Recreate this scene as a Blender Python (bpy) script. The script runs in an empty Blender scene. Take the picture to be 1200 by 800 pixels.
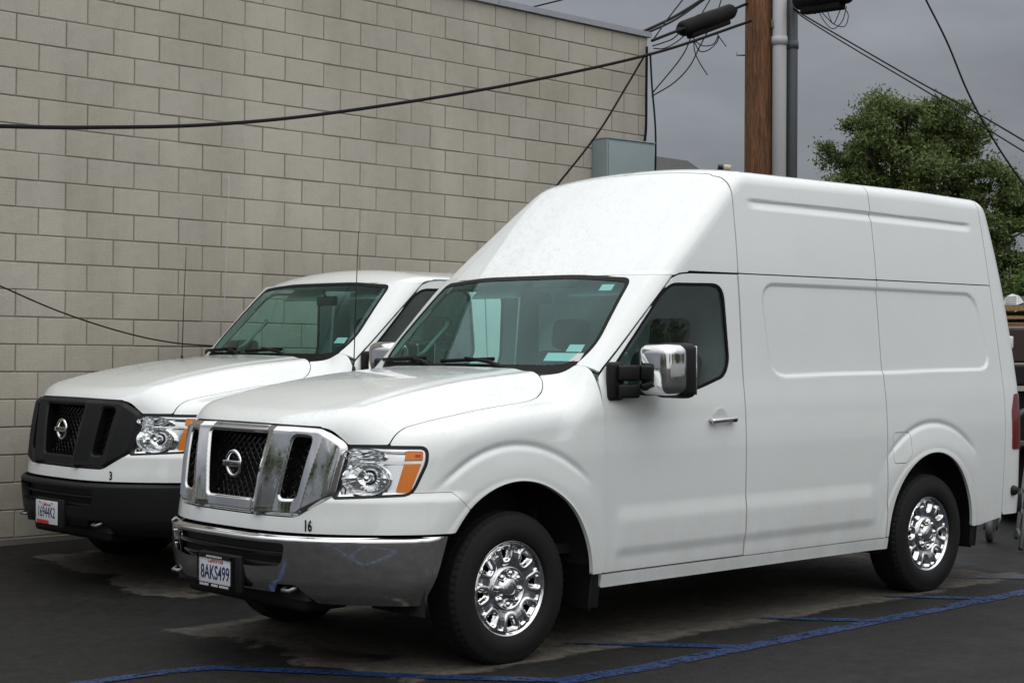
import bpy, bmesh, math, random
import numpy as np
from mathutils import Vector, Matrix, Euler
random.seed(7); RNG = np.random.default_rng(7)
S = bpy.context.scene; COL = S.collection
R = math.radians
# ---------------------------------------------------------------- camera
CAMP = np.array([5.7773, 7.2087, 1.6174]); YAW, PITCH, ROLL, FPX = 3.9647, -.0005, .0041, 1985.6
Fv = np.array([math.cos(YAW) * math.cos(PITCH), math.sin(YAW) * math.cos(PITCH), math.sin(PITCH)])
R0 = np.array([math.sin(YAW), -math.cos(YAW), 0.]); U0 = np.cross(R0, Fv)
Rv = math.cos(ROLL) * R0 + math.sin(ROLL) * U0; Uv = -math.sin(ROLL) * R0 + math.cos(ROLL) * U0
cam = bpy.data.cameras.new('camera'); co = bpy.data.objects.new('camera', cam); COL.objects.link(co)
cam.sensor_width = 36; cam.lens = 36 * FPX / 1200; cam.clip_start = .1; cam.clip_end = 2000
M = Matrix.Identity(4)
for i in range(3): M[i][0], M[i][1], M[i][2], M[i][3] = Rv[i], Uv[i], -Fv[i], CAMP[i]
co.matrix_world = M; S.camera = co
# ---------------------------------------------------------------- overcast sky, soft sun, exposure
SUN_EL, SUN_AZ = 44, 70                    # degrees; azimuth counted from +x towards +y
W = bpy.data.worlds.new('World'); S.world = W; W.use_nodes = True
nt = W.node_tree; N = nt.nodes; Lk = nt.links; N.clear()
out = N.new('ShaderNodeOutputWorld'); bg = N.new('ShaderNodeBackground'); Lk.new(bg.outputs[0], out.inputs[0])
sky = N.new('ShaderNodeTexSky'); sky.sky_type = 'NISHITA'; sky.sun_disc = False
sky.sun_elevation = R(SUN_EL); sky.sun_rotation = R(90 - SUN_AZ); sky.air_density = 1; sky.dust_density = 6; sky.ozone_density = 1
hsv = N.new('ShaderNodeHueSaturation'); hsv.inputs['Saturation'].default_value = .35
Lk.new(sky.outputs[0], hsv.inputs['Color'])
tc = N.new('ShaderNodeTexCoord'); sx = N.new('ShaderNodeSeparateXYZ'); Lk.new(tc.outputs['Generated'], sx.inputs[0])
ramp = N.new('ShaderNodeValToRGB'); Lk.new(sx.outputs['Z'], ramp.inputs[0])          # cloud deck: dim at the horizon, bright overhead
e = ramp.color_ramp.elements; e[0].position = 0; e[0].color = (2.15, 2.30, 2.50, 1); e[1].position = 1; e[1].color = (17.2, 17.5, 17.7, 1)
for p, c in ((.10, (2.10, 2.27, 2.50, 1)), (.22, (2.9, 3.07, 3.45, 1)), (.5, (8.8, 9.0, 9.3, 1)), (.75, (13.5, 13.8, 14.0, 1))):
    k = e.new(p); k.color = c
nz = N.new('ShaderNodeTexNoise'); nz.inputs['Scale'].default_value = 4.5; nz.inputs['Detail'].default_value = 5; nz.inputs['Roughness'].default_value = .55
mp = N.new('ShaderNodeMapping'); mp.inputs['Scale'].default_value = (1, 1, 2.6); Lk.new(tc.outputs['Generated'], mp.inputs[0]); Lk.new(mp.outputs[0], nz.inputs['Vector'])
mr = N.new('ShaderNodeMapRange'); mr.inputs[1].default_value = .3; mr.inputs[2].default_value = .7; mr.inputs[3].default_value = .78; mr.inputs[4].default_value = 1.30
Lk.new(nz.outputs[0], mr.inputs[0])
mul = N.new('ShaderNodeMix'); mul.data_type = 'RGBA'; mul.blend_type = 'MULTIPLY'; mul.inputs[0].default_value = 1
Lk.new(ramp.outputs[0], mul.inputs[6]); Lk.new(mr.outputs[0], mul.inputs[7])
mixs = N.new('ShaderNodeMix'); mixs.data_type = 'RGBA'; mixs.inputs[0].default_value = .92
Lk.new(hsv.outputs[0], mixs.inputs[6]); Lk.new(mul.outputs[2], mixs.inputs[7])
Lk.new(mixs.outputs[2], bg.inputs[0]); bg.inputs[1].default_value = .10
sd = Vector((math.cos(R(SUN_EL)) * math.cos(R(SUN_AZ)), math.cos(R(SUN_EL)) * math.sin(R(SUN_AZ)), math.sin(R(SUN_EL))))
sl = bpy.data.lights.new('sun', 'SUN'); sl.energy = .75; sl.angle = R(100); sl.color = (1, .985, .96)
so = bpy.data.objects.new('sun', sl); COL.objects.link(so); so.rotation_euler = sd.to_track_quat('Z', 'Y').to_euler()
S.view_settings.view_transform = 'Standard'; S.view_settings.look = 'None'; S.view_settings.gamma = 1; S.view_settings.exposure = 0.0
S.view_settings.use_curve_mapping = False
S.render.engine = 'CYCLES'; S.render.resolution_x = 1024; S.render.resolution_y = 682
S.cycles.max_bounces = 6; S.cycles.transparent_max_bounces = 16; S.cycles.caustics_reflective = False; S.cycles.caustics_refractive = False
# ---------------------------------------------------------------- helpers
def at(px, py, depth):
    """point of the place seen at a photo pixel, at a given distance"""
    return CAMP + depth * (Fv + Rv * (px - 600) / FPX + Uv * (400 - py) / FPX)
def pix(P):
    d = np.asarray(P, float) - CAMP; Z = d @ Fv
    return 600 + FPX * (d @ Rv) / Z, 400 - FPX * (d @ Uv) / Z
def tag(o, label=None, cat=None, group=None, kind=None):
    for k, v in (('label', label), ('category', cat), ('group', group), ('kind', kind)):
        if v: o[k] = v
    return o
def empty(name, loc=(0, 0, 0), rz=0, parent=None):
    o = bpy.data.objects.new(name, None); COL.objects.link(o); o.location = loc; o.rotation_euler = (0, 0, rz); o.parent = parent
    o.empty_display_size = .2; return o
def link(name, me, parent=None, mat=None):
    o = bpy.data.objects.new(name, me); COL.objects.link(o); o.parent = parent
    if mat and not me.materials: me.materials.append(mat)
    return o
class MB:
    def __init__(s): s.v = []; s.f = []; s.sm = []
    def add(s, v, f, smooth=False):
        n = len(s.v); s.v += [tuple(map(float, p)) for p in v]; s.f += [tuple(i + n for i in q) for q in f]; s.sm += [smooth] * len(f); return s
    def box(s, c, d, M=None):
        x, y, z = (k / 2 for k in d)
        v = [Vector((i * x, j * y, k * z)) for i in (-1, 1) for j in (-1, 1) for k in (-1, 1)]
        if M is not None: v = [M @ p for p in v]
        v = [p + Vector(c) for p in v]
        return s.add(v, [(0, 1, 3, 2), (4, 6, 7, 5), (0, 4, 5, 1), (2, 3, 7, 6), (0, 2, 6, 4), (1, 5, 7, 3)])
    def rbox(s, c, d, r, M=None, seg=3):
        bm = bmesh.new(); bmesh.ops.create_cube(bm, size=1); bmesh.ops.scale(bm, vec=d, verts=bm.verts)
        bmesh.ops.bevel(bm, geom=bm.edges[:], offset=r, segments=seg, profile=.5, affect='EDGES')
        bm.verts.index_update(); v = [p.co.copy() for p in bm.verts]
        if M is not None: v = [M @ p for p in v]
        v = [p + Vector(c) for p in v]
        f = [tuple(q.index for q in k.verts) for k in bm.faces]; bm.free(); return s.add(v, f, True)
    def tube(s, pts, r, n=6, cap=True, closed=False):
        P = [Vector(p) for p in pts]; m = len(P); rr = r if isinstance(r, (list, tuple)) else [r] * m; v = []; f = []
        up = Vector((0, 0, 1)); prev = None
        for i in range(m):
            t = (P[(i + 1) % m] - P[i - 1]) if closed else (P[min(i + 1, m - 1)] - P[max(i - 1, 0)])
            t.normalize()
            a = prev - t * prev.dot(t) if prev is not None else t.cross(up if abs(t.z) < .9 else Vector((1, 0, 0)))
            if a.length < 1e-6: a = t.orthogonal()
            a.normalize(); prev = a; b = t.cross(a)
            for k in range(n):
                q = 2 * math.pi * k / n; v.append(P[i] + (a * math.cos(q) + b * math.sin(q)) * rr[i])
        for i in range(m if closed else m - 1):
            for k in range(n):
                j = (i + 1) % m; f.append((i * n + k, i * n + (k + 1) % n, j * n + (k + 1) % n, j * n + k))
        if cap and not closed: f += [tuple(range(n))[::-1], tuple(range((m - 1) * n, m * n))]
        return s.add(v, f, True)
    def lathe(s, prof, n=48, M=None, closed=False):
        """profile of (radius, axial) about the y axis"""
        v = []; f = []; m = len(prof)
        for k in range(n):
            q = 2 * math.pi * k / n
            for r_, a in prof: v.append(Vector((r_ * math.cos(q), a, r_ * math.sin(q))))
        for k in range(n):
            k2 = (k + 1) % n
            for i in range(m if closed else m - 1):
                j = (i + 1) % m; f.append((k * m + i, k * m + j, k2 * m + j, k2 * m + i))
        if M is not None: v = [M @ p for p in v]
        return s.add(v, f, True)
    def prism(s, poly, h, M=None, flip=False):
        n = len(poly); v = [Vector((a, b, 0)) for a, b in poly] + [Vector((a, b, h)) for a, b in poly]
        if M is not None: v = [M @ p for p in v]
        f = [tuple(range(n))[::-1], tuple(range(n, 2 * n))] + [(i, (i + 1) % n, n + (i + 1) % n, n + i) for i in range(n)]
        return s.add(v, f)
    def mesh(s, name, mat):
        me = bpy.data.meshes.new(name); me.from_pydata(s.v, [], s.f); me.update()
        me.polygons.foreach_set('use_smooth', s.sm)
        if mat: me.materials.append(mat)
        return me
    def obj(s, name, mat, parent=None): return link(name, s.mesh(name, mat), parent)
def smooth_by_angle(o, deg=35):
    me = o.data; bm = bmesh.new(); bm.from_mesh(me)
    bmesh.ops.recalc_face_normals(bm, faces=bm.faces[:])
    for ed in bm.edges: ed.smooth = not (len(ed.link_faces) == 2 and ed.calc_face_angle(0) > R(deg))
    for f in bm.faces: f.smooth = True
    bm.to_mesh(me); bm.free(); return o
def text(body, size, M, mat, parent, name='lettering', ext=.0008, xs=1.0, shear=0, align='CENTER', bold=0):
    cu = bpy.data.curves.new(name, 'FONT'); cu.body = body; cu.size = size; cu.extrude = ext; cu.align_x = align; cu.align_y = 'CENTER'; cu.resolution_u = 3; cu.shear = shear; cu.offset = bold
    o = bpy.data.objects.new(name, cu); COL.objects.link(o)
    me = bpy.data.meshes.new_from_object(o.evaluated_get(bpy.context.evaluated_depsgraph_get()))
    bpy.data.objects.remove(o); bpy.data.curves.remove(cu)
    me.transform(Matrix.Diagonal((xs, 1, 1, 1))); me.transform(M); me.name = name; me.materials.clear(); me.materials.append(mat)
    return link(name, me, parent)
# ---------------------------------------------------------------- materials
class NT:
    def __init__(s, name):
        s.m = bpy.data.materials.new(name); s.m.use_nodes = True; s.t = s.m.node_tree; s.n = s.t.nodes; s.l = s.t.links
        s.b = s.n['Principled BSDF']; s.o = s.n['Material Output']; s.tc = None
    def co(s, kind='Object', scale=None):
        if s.tc is None: s.tc = s.n.new('ShaderNodeTexCoord')
        k = s.tc.outputs[kind]
        if scale:
            m = s.n.new('ShaderNodeMapping'); m.inputs['Scale'].default_value = scale; s.l.new(k, m.inputs[0]); k = m.outputs[0]
        return k
    def noise(s, scale, detail=4, rough=.55, co=None, dist=0):
        q = s.n.new('ShaderNodeTexNoise'); q.inputs['Scale'].default_value = scale; q.inputs['Detail'].default_value = detail
        q.inputs['Roughness'].default_value = rough; q.inputs['Distortion'].default_value = dist; s.l.new(co or s.co(), q.inputs['Vector']); return q.outputs[0]
    def vor(s, scale, co=None, feature='F1'):
        q = s.n.new('ShaderNodeTexVoronoi'); q.feature = feature; q.inputs['Scale'].default_value = scale; s.l.new(co or s.co(), q.inputs['Vector']); return q.outputs[0]
    def ramp(s, x, stops):
        q = s.n.new('ShaderNodeValToRGB'); e = q.color_ramp.elements; s.l.new(x, q.inputs[0])
        for i, (p, c) in enumerate(stops):
            k = e[i] if i < 2 else e.new(p); k.position = p; k.color = (*c, 1) if isinstance(c, tuple) else (c, c, c, 1)
        return q.outputs[0]
    def mr(s, x, a, b, c, d):
        q = s.n.new('ShaderNodeMapRange'); s.l.new(x, q.inputs[0])
        for i, k in enumerate((a, b, c, d)): q.inputs[i + 1].default_value = k
        return q.outputs[0]
    def mix(s, fac, a, b, blend='MIX'):
        q = s.n.new('ShaderNodeMix'); q.data_type = 'RGBA'; q.blend_type = blend
        for i, k in ((0, fac), (6, a), (7, b)):
            if hasattr(k, 'links') or hasattr(k, 'is_output'): s.l.new(k, q.inputs[i])
            elif i == 0: q.inputs[0].default_value = k
            else: q.inputs[i].default_value = (*k, 1) if isinstance(k, tuple) else (k, k, k, 1)
        return q.outputs[2]
    def math(s, op, a, b=None):
        q = s.n.new('ShaderNodeMath'); q.operation = op
        for i, k in enumerate((a, b)):
            if k is None: continue
            if hasattr(k, 'is_output'): s.l.new(k, q.inputs[i])
            else: q.inputs[i].default_value = k
        return q.outputs[0]
    def bump(s, h, strength=.2, dist=.01):
        q = s.n.new('ShaderNodeBump'); q.inputs['Strength'].default_value = strength; q.inputs['Distance'].default_value = dist; s.l.new(h, q.inputs['Height']); s.l.new(q.outputs[0], s.b.inputs['Normal']); return q
    def set(s, **k):
        for a, v in k.items():
            i = s.b.inputs[a.replace('_', ' ')]
            if hasattr(v, 'is_output'): s.l.new(v, i)
            else: i.default_value = (*v, 1) if isinstance(v, tuple) and len(v) == 3 else v
        return s
def plain(name, col, rough=.5, metal=0., coat=0., var=.12, bump=0., scale=14):
    m = NT(name); n = m.noise(scale, 5)
    m.set(Base_Color=m.mix(n, tuple(c * (1 - var) for c in col), tuple(min(c * (1 + var), 1) for c in col)), Roughness=m.mr(n, .3, .7, max(rough - .08, .02), rough + .08), Metallic=metal, Coat_Weight=coat)
    if bump: m.bump(m.noise(scale * 12, 3), bump, .004)
    return m.m
def glassy(name, tint, rough=.0, drops=0., ior=1.5, gl=(1, 1, 1)):
    m = NT(name); m.n.remove(m.b)
    t = m.n.new('ShaderNodeBsdfTransparent'); t.inputs[0].default_value = (*tint, 1)
    g = m.n.new('ShaderNodeBsdfGlossy'); g.inputs['Roughness'].default_value = rough; g.inputs[0].default_value = (*gl, 1)
    lw = m.n.new('ShaderNodeLayerWeight'); lw.inputs[0].default_value = .5; r0 = ((ior - 1) / (ior + 1)) ** 2 * 1.7; x = m.n.new('ShaderNodeMixShader')
    m.l.new(m.math('ADD', r0, m.math('MULTIPLY', 1 - r0, m.math('POWER', lw.outputs['Facing'], 4.5))), x.inputs[0]); m.l.new(t.outputs[0], x.inputs[1]); m.l.new(g.outputs[0], x.inputs[2]); m.l.new(x.outputs[0], m.o.inputs[0])
    if drops:
        d = m.vor(95); h = m.mr(d, .0, .42, 1, 0); q = m.n.new('ShaderNodeBump'); q.inputs['Strength'].default_value = drops; q.inputs['Distance'].default_value = .002
        m.l.new(m.math('MULTIPLY', h, m.mr(m.noise(60, 2), .48, .6, 0, 1)), q.inputs['Height']); m.l.new(q.outputs[0], g.inputs['Normal'])
    return m.m
def paint(name, col, wet):
    m = NT(name); n = m.noise(2.2, 3, .6); d = m.noise(30, 2)
    c = m.mix(m.mr(n, .35, .75, 0, .35), col, tuple(k * .90 for k in col))
    c = m.mix(m.mr(d, .62, .8, 0, .18), c, tuple(k * .72 for k in col))
    m.set(Base_Color=c, Roughness=.38, Coat_Weight=1.0, Coat_IOR=1.7, Coat_Roughness=.035, Specular_IOR_Level=.4)
    geo0 = m.n.new('ShaderNodeNewGeometry'); s0 = m.n.new('ShaderNodeSeparateXYZ'); m.l.new(m.co(), s0.inputs[0])
    film = m.math('MULTIPLY', m.mr(s0.outputs['Z'], .85, .30, 0, .34), m.mr(m.noise(5, 4, .7, m.co('Object', (1, 1, .5))), .35, .75, .15, 1))
    c = m.mix(film, c, (.33, .31, .27)); m.set(Base_Color=c)
    if wet:
        v = m.vor(95); h = m.mr(v, .05, .42, 1, 0); msk = m.mr(m.noise(28, 2), .45, .62, 0, 1)
        geo = m.n.new('ShaderNodeNewGeometry'); sp = m.n.new('ShaderNodeSeparateXYZ'); m.l.new(geo.outputs['Normal'], sp.inputs[0])
        up = m.mr(sp.outputs['Z'], .35, .75, 0, 1)
        hh = m.math('MULTIPLY', m.math('MULTIPLY', h, msk), up)
        b = m.n.new('ShaderNodeBump'); b.inputs['Strength'].default_value = .55; b.inputs['Distance'].default_value = .004; m.l.new(hh, b.inputs['Height'])
        m.l.new(b.outputs[0], m.b.inputs['Coat Normal']); m.l.new(b.outputs[0], m.b.inputs['Normal'])
    return m.m
def chrome_mat(name, col=.62, rough=.07):
    m = NT(name); n = m.noise(9, 5); f = m.noise(55, 4)
    m.set(Base_Color=m.mix(m.mr(n, .35, .7, 0, .4), (col, col, col * 1.01), (col * .8, col * .79, col * .77)), Metallic=1., Roughness=m.mr(f, .4, .75, rough, rough + .10)); return m.m
MAT = dict(
    white=paint('white_paint', (.785, .812, .798), True),
    chrome=chrome_mat('chrome', .74, .045), refl=NT('lamp_reflector').set(Base_Color=(.93, .94, .95), Metallic=.9, Roughness=.09).m, chrome2=chrome_mat('bright_chrome', .80, .04), dkchrome=chrome_mat('dark_chrome', .45, .10),
    black=NT('black_plastic').set(Base_Color=(.0085, .0085, .009), Roughness=.5, Specular_IOR_Level=.28).m, gloss=plain('gloss_black', (.01, .01, .011), .16),
    charcoal=NT('charcoal_plastic').set(Base_Color=(.010, .0102, .011), Roughness=.5, Specular_IOR_Level=.3).m, rubber=NT('tyre_rubber').set(Base_Color=(.0095, .0095, .010), Roughness=.7, Specular_IOR_Level=.25).m,
    seal=NT('rubber_seal').set(Base_Color=(.006, .006, .006), Roughness=.5, Specular_IOR_Level=.15).m, dark=plain('dark_underbody', (.012, .012, .012), .85),
    grey=plain('interior_grey', (.20, .205, .20), .7), seat=plain('seat_fabric', (.07, .07, .068), .9, bump=.2), liner=plain('headliner', (.42, .42, .40), .9), bulk=plain('bulkhead_grey', (.74, .75, .74), .6),
    ws=glassy('windshield_glass', (.56, .91, .87), .01, .25, 1.42, (.72, .97, .96)), wg=glassy('side_glass', (.74, .86, .83), .0, .06, 1.60), lens=glassy('lamp_lens', (.97, .98, .98), .0, 0, 1.24),
    amber=NT('amber_lens').set(Base_Color=(.80, .20, .001), Roughness=.4, Coat_Weight=.0, Transmission_Weight=.0).m,
    red=NT('red_lens').set(Base_Color=(.16, .004, .006), Roughness=.15, Coat_Weight=1.).m,
    plate=plain('plate_white', (.62, .63, .66), .4, var=.03), navy=plain('plate_navy', (.012, .02, .09), .5), platered=plain('plate_red', (.45, .03, .02), .5),
    decal=plain('decal_black', (.008, .008, .009), .4), sticker=plain('sticker_white', (.56, .55, .55), .5, var=.05),
    steel=plain('steel', (.25, .25, .26), .45, .8))
# ---------------------------------------------------------------- van body as an implicit solid (metres, x forward, y left, z up)
def hs(xs, ys):
    xs = np.array(xs, float); ys = np.array(ys, float)
    d = np.diff(ys) / np.diff(xs); m = np.empty_like(ys); m[0] = d[0]; m[-1] = d[-1]
    m[1:-1] = np.where(d[:-1] * d[1:] > 0, 2 * d[:-1] * d[1:] / (d[:-1] + d[1:] + 1e-12), 0)
    def f(x):
        x = np.clip(x, xs[0], xs[-1]); i = np.clip(np.searchsorted(xs, x) - 1, 0, len(xs) - 2)
        h = xs[i + 1] - xs[i]; t = (x - xs[i]) / h
        return ((1 + 2 * t) * (1 - t) ** 2 * ys[i] + t * (1 - t) ** 2 * h * m[i]
                + t * t * (3 - 2 * t) * ys[i + 1] + t * t * (t - 1) * h * m[i + 1])
    return f
def sst(a, b, x):
    t = np.clip((x - a) / (b - a), 0, 1); return t * t * (3 - 2 * t)
def smax(a, b, k):
    h = np.maximum(k - np.abs(a - b), 0) / k
    return np.maximum(a, b) + h * h * k * .25
def sdpoly(px, py, V):
    V = np.asarray(V, float); d = np.full(np.shape(px), 1e9); s = np.ones(np.shape(px))
    n = len(V)
    for i in range(n):
        a = V[i]; b = V[i - 1]; ex, ey = b[0] - a[0], b[1] - a[1]
        wx, wy = px - a[0], py - a[1]
        t = np.clip((wx * ex + wy * ey) / (ex * ex + ey * ey + 1e-12), 0, 1)
        d = np.minimum(d, (wx - ex * t) ** 2 + (wy - ey * t) ** 2)
        c1 = py >= a[1]; c2 = py < b[1]; c3 = ex * wy > ey * wx
        s = np.where((c1 & c2 & c3) | (~c1 & ~c2 & ~c3), -s, s)
    return s * np.sqrt(d)
def rnd(pts, r):
    """fillet every corner of a polygon"""
    out = []; n = len(pts)
    rr = r if isinstance(r, (list, tuple)) else [r] * n
    for i in range(n):
        p = np.array(pts[i], float); a = np.array(pts[i - 1], float); b = np.array(pts[(i + 1) % n], float)
        if rr[i] <= 0: out.append(tuple(p)); continue
        la, lb = np.linalg.norm(a - p), np.linalg.norm(b - p)
        q = min(rr[i], la * .49, lb * .49); s = p + (a - p) / la * q; e = p + (b - p) / lb * q
        for t in (0, .2, .4, .6, .8, 1): out.append(tuple((1 - t) ** 2 * s + 2 * t * (1 - t) * p + t * t * e))
    return out
WZ = hs([.2, .32, .42, .7, 1.0, 1.22, 1.42, 2.0, 2.45, 2.62, 2.8], [.955, .975, .990, 1.003, 1.008, .998, .975, .925, .858, .826, .785])
PANEL = rnd([(-2.03, 1.955), (-4.36, 1.945), (-4.47, 1.44), (-2.08, 1.415)], .13)
AX = (0., -3.705)                                   # axles
def arch(x, z):
    """signed distance outside the wheel openings"""
    d = np.full(np.shape(x), 9.)
    for cx, a, b in ((-.015, .53, .545), (-3.705, .485, .535)):
        q = np.hypot((x - cx) / a, (np.maximum(z, .372) - .372) / b); d = np.minimum(d, (q - 1) * .5)
    return d
def side(x, y, z):
    w = WZ(z)
    w = w - .03 * sst(-2.5, -4.7, x) * sst(1.3, 2.2, z) - .012 * sst(-3.2, -4.9, x)
    for cx in AX:
        r = np.hypot(x - cx, z - .372); fz = sst(.60, .95, z)
        w = w + .020 * (1 - sst(.56, .74, r)) * (.4 + .6 * fz) - .011 * np.exp(-((r - .722) / .018) ** 2) * sst(.86, .98, z)
        w = w + .006 * (1 - sst(.535, .565, r))
    mk = (x < -1.98) & (z > 1.37) & (z < 2.0)
    if np.any(mk):
        w = np.array(w); w[mk] -= .012 * sst(-.014, .014, -sdpoly(x[mk], z[mk], PANEL))
    w = w + .011 * sst(.76, .64, z) * sst(.46, .53, z) * sst(-.70, -.80, x) * sst(-3.12, -3.0, x)
    w = w + .014 * sst(.895, .835, z) * sst(.26, .42, x)
    return np.abs(y) - w
def hiside(x, y, z):
    zc = 2.425 + .010 * (x + 2.0)
    s = side(x, y, z)
    return s + .014 * sst(.036, .012, z - zc) * sst(-.036, .014, z - zc) * sst(-1.96, -2.08, x) * sst(-4.45, -4.33, x)
HC = hs([-.8, -.42, 0, .4, .75, .85, .92, 1.0, 1.2], [1.50, 1.460, 1.422, 1.362, 1.285, 1.258, 1.234, 1.20, 1.10])
def hood_z(x, y):
    a = np.abs(y)
    return HC(x) - .022 * a ** 2 - .135 * sst(.64, .90, a) + .010 * sst(.62, .52, a - .05 * x) * sst(.95, .5, x)
FX = hs([.3, .66, .8, 1.0, 1.2, 1.4], [1.03, 1.03, 1.012, .985, .945, .90])
def front_x(y, z): return FX(z) + .024 * sst(.895, .835, z) - .487 * np.abs(y) ** 3.05
def f_low(P):
    x, y, z = P[..., 0], P[..., 1], P[..., 2]
    return smax(smax(side(x, y, z), (z - hood_z(x, y)) * .97, .13), (x - front_x(y, z)) * .85, .10)
XW = hs([1.1, 1.45, 2.0, 2.3, 2.5, 2.62, 2.7, 2.9], [-.12, -.48, -1.035, -1.405, -1.66, -1.825, -1.98, -2.5])
def ws_x(y, z): return XW(z) - .12 * y * y - .05 * np.abs(y) ** 6
RX = hs([.2, .6, 1.3, 2.0, 2.6, 2.8], [-4.86, -4.88, -4.88, -4.82, -4.72, -4.68])
def f_hi(P):
    x, y, z = P[..., 0], P[..., 1], P[..., 2]
    f = smax(hiside(x, y, z), z - (2.672 - .055 * (np.abs(y) / .8) ** 2.2 - .02 * sst(-3.6, -4.8, x)), .075)
    a = (x - ws_x(y, z) + .016 * sst(.696, .714, np.abs(y) + .05 * (z - 2.3)) * sst(1.985, 2.01, z)) * .66; h = .030
    f = smax(smax(f, a, .06), (a + hiside(x, y, z) + h) * .7071, .05)
    return smax(f, RX(z) - x, .16)
XL = hs([1.1, 1.45, 2.0, 2.1, 2.3], [-.12, -.48, -1.05, -1.20, -1.6])
def f_lo(P):
    x, y, z = P[..., 0], P[..., 1], P[..., 2]
    f = smax(side(x, y, z), z - (2.098 - .06 * (np.abs(y) / .8) ** 2.2), .13)
    f = smax(f, (x - (XL(z) - .12 * y * y - .05 * np.abs(y) ** 6)) * .68, .12)
    return smax(f, RX(z) - x, .16)
# ---------------------------------------------------------------- panels cut from the implicit body
def ch_side(U, V): z = np.zeros_like(U); return np.stack([U, z, V], -1), np.stack([z, z + 1, z], -1), 1.4
def ch_top(U, V): z = np.zeros_like(U); return np.stack([U, V, z + .6], -1), np.stack([z, z, z + 1], -1), 1.4
def ch_front(x0):
    def c(U, V): z = np.zeros_like(U); return np.stack([z + x0, U, V], -1), np.stack([z + 1, z, z], -1), 4.
    return c
def ch_cyl(x0):
    def c(U, V): z = np.zeros_like(U); return np.stack([z + x0, z, V], -1), np.stack([np.cos(U), np.sin(U), z], -1), 3.5
    return c
def ch_sec(y0, z0):
    def c(U, V): z = np.zeros_like(U); return np.stack([U, z + y0, z + z0], -1), np.stack([z, np.cos(V), np.sin(V)], -1), 2.
    return c
def ch_star(o):
    def c(U, V):
        z = np.zeros_like(U); return np.stack([z + o[0], z + o[1], z + o[2]], -1), np.stack([np.cos(U) * np.cos(V), np.sin(U) * np.cos(V), np.sin(V)], -1), 3.5
    return c
def solve(f, O, D, tm):
    lo = np.zeros(O.shape[:-1]); hi = lo + tm
    for _ in range(24):
        m = (lo + hi) * .5; ins = f(O + D * m[..., None]) < 0
        lo = np.where(ins, m, lo); hi = np.where(ins, hi, m)
    return O + D * ((lo + hi) * .5)[..., None]
def grad(f, P, e=.0015):
    g = np.empty(P.shape)
    for i in range(3):
        d = np.zeros(3); d[i] = e; g[..., i] = f(P + d) - f(P - d)
    return g / (np.linalg.norm(g, axis=-1, keepdims=True) + 1e-12)
GEO = {}
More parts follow.
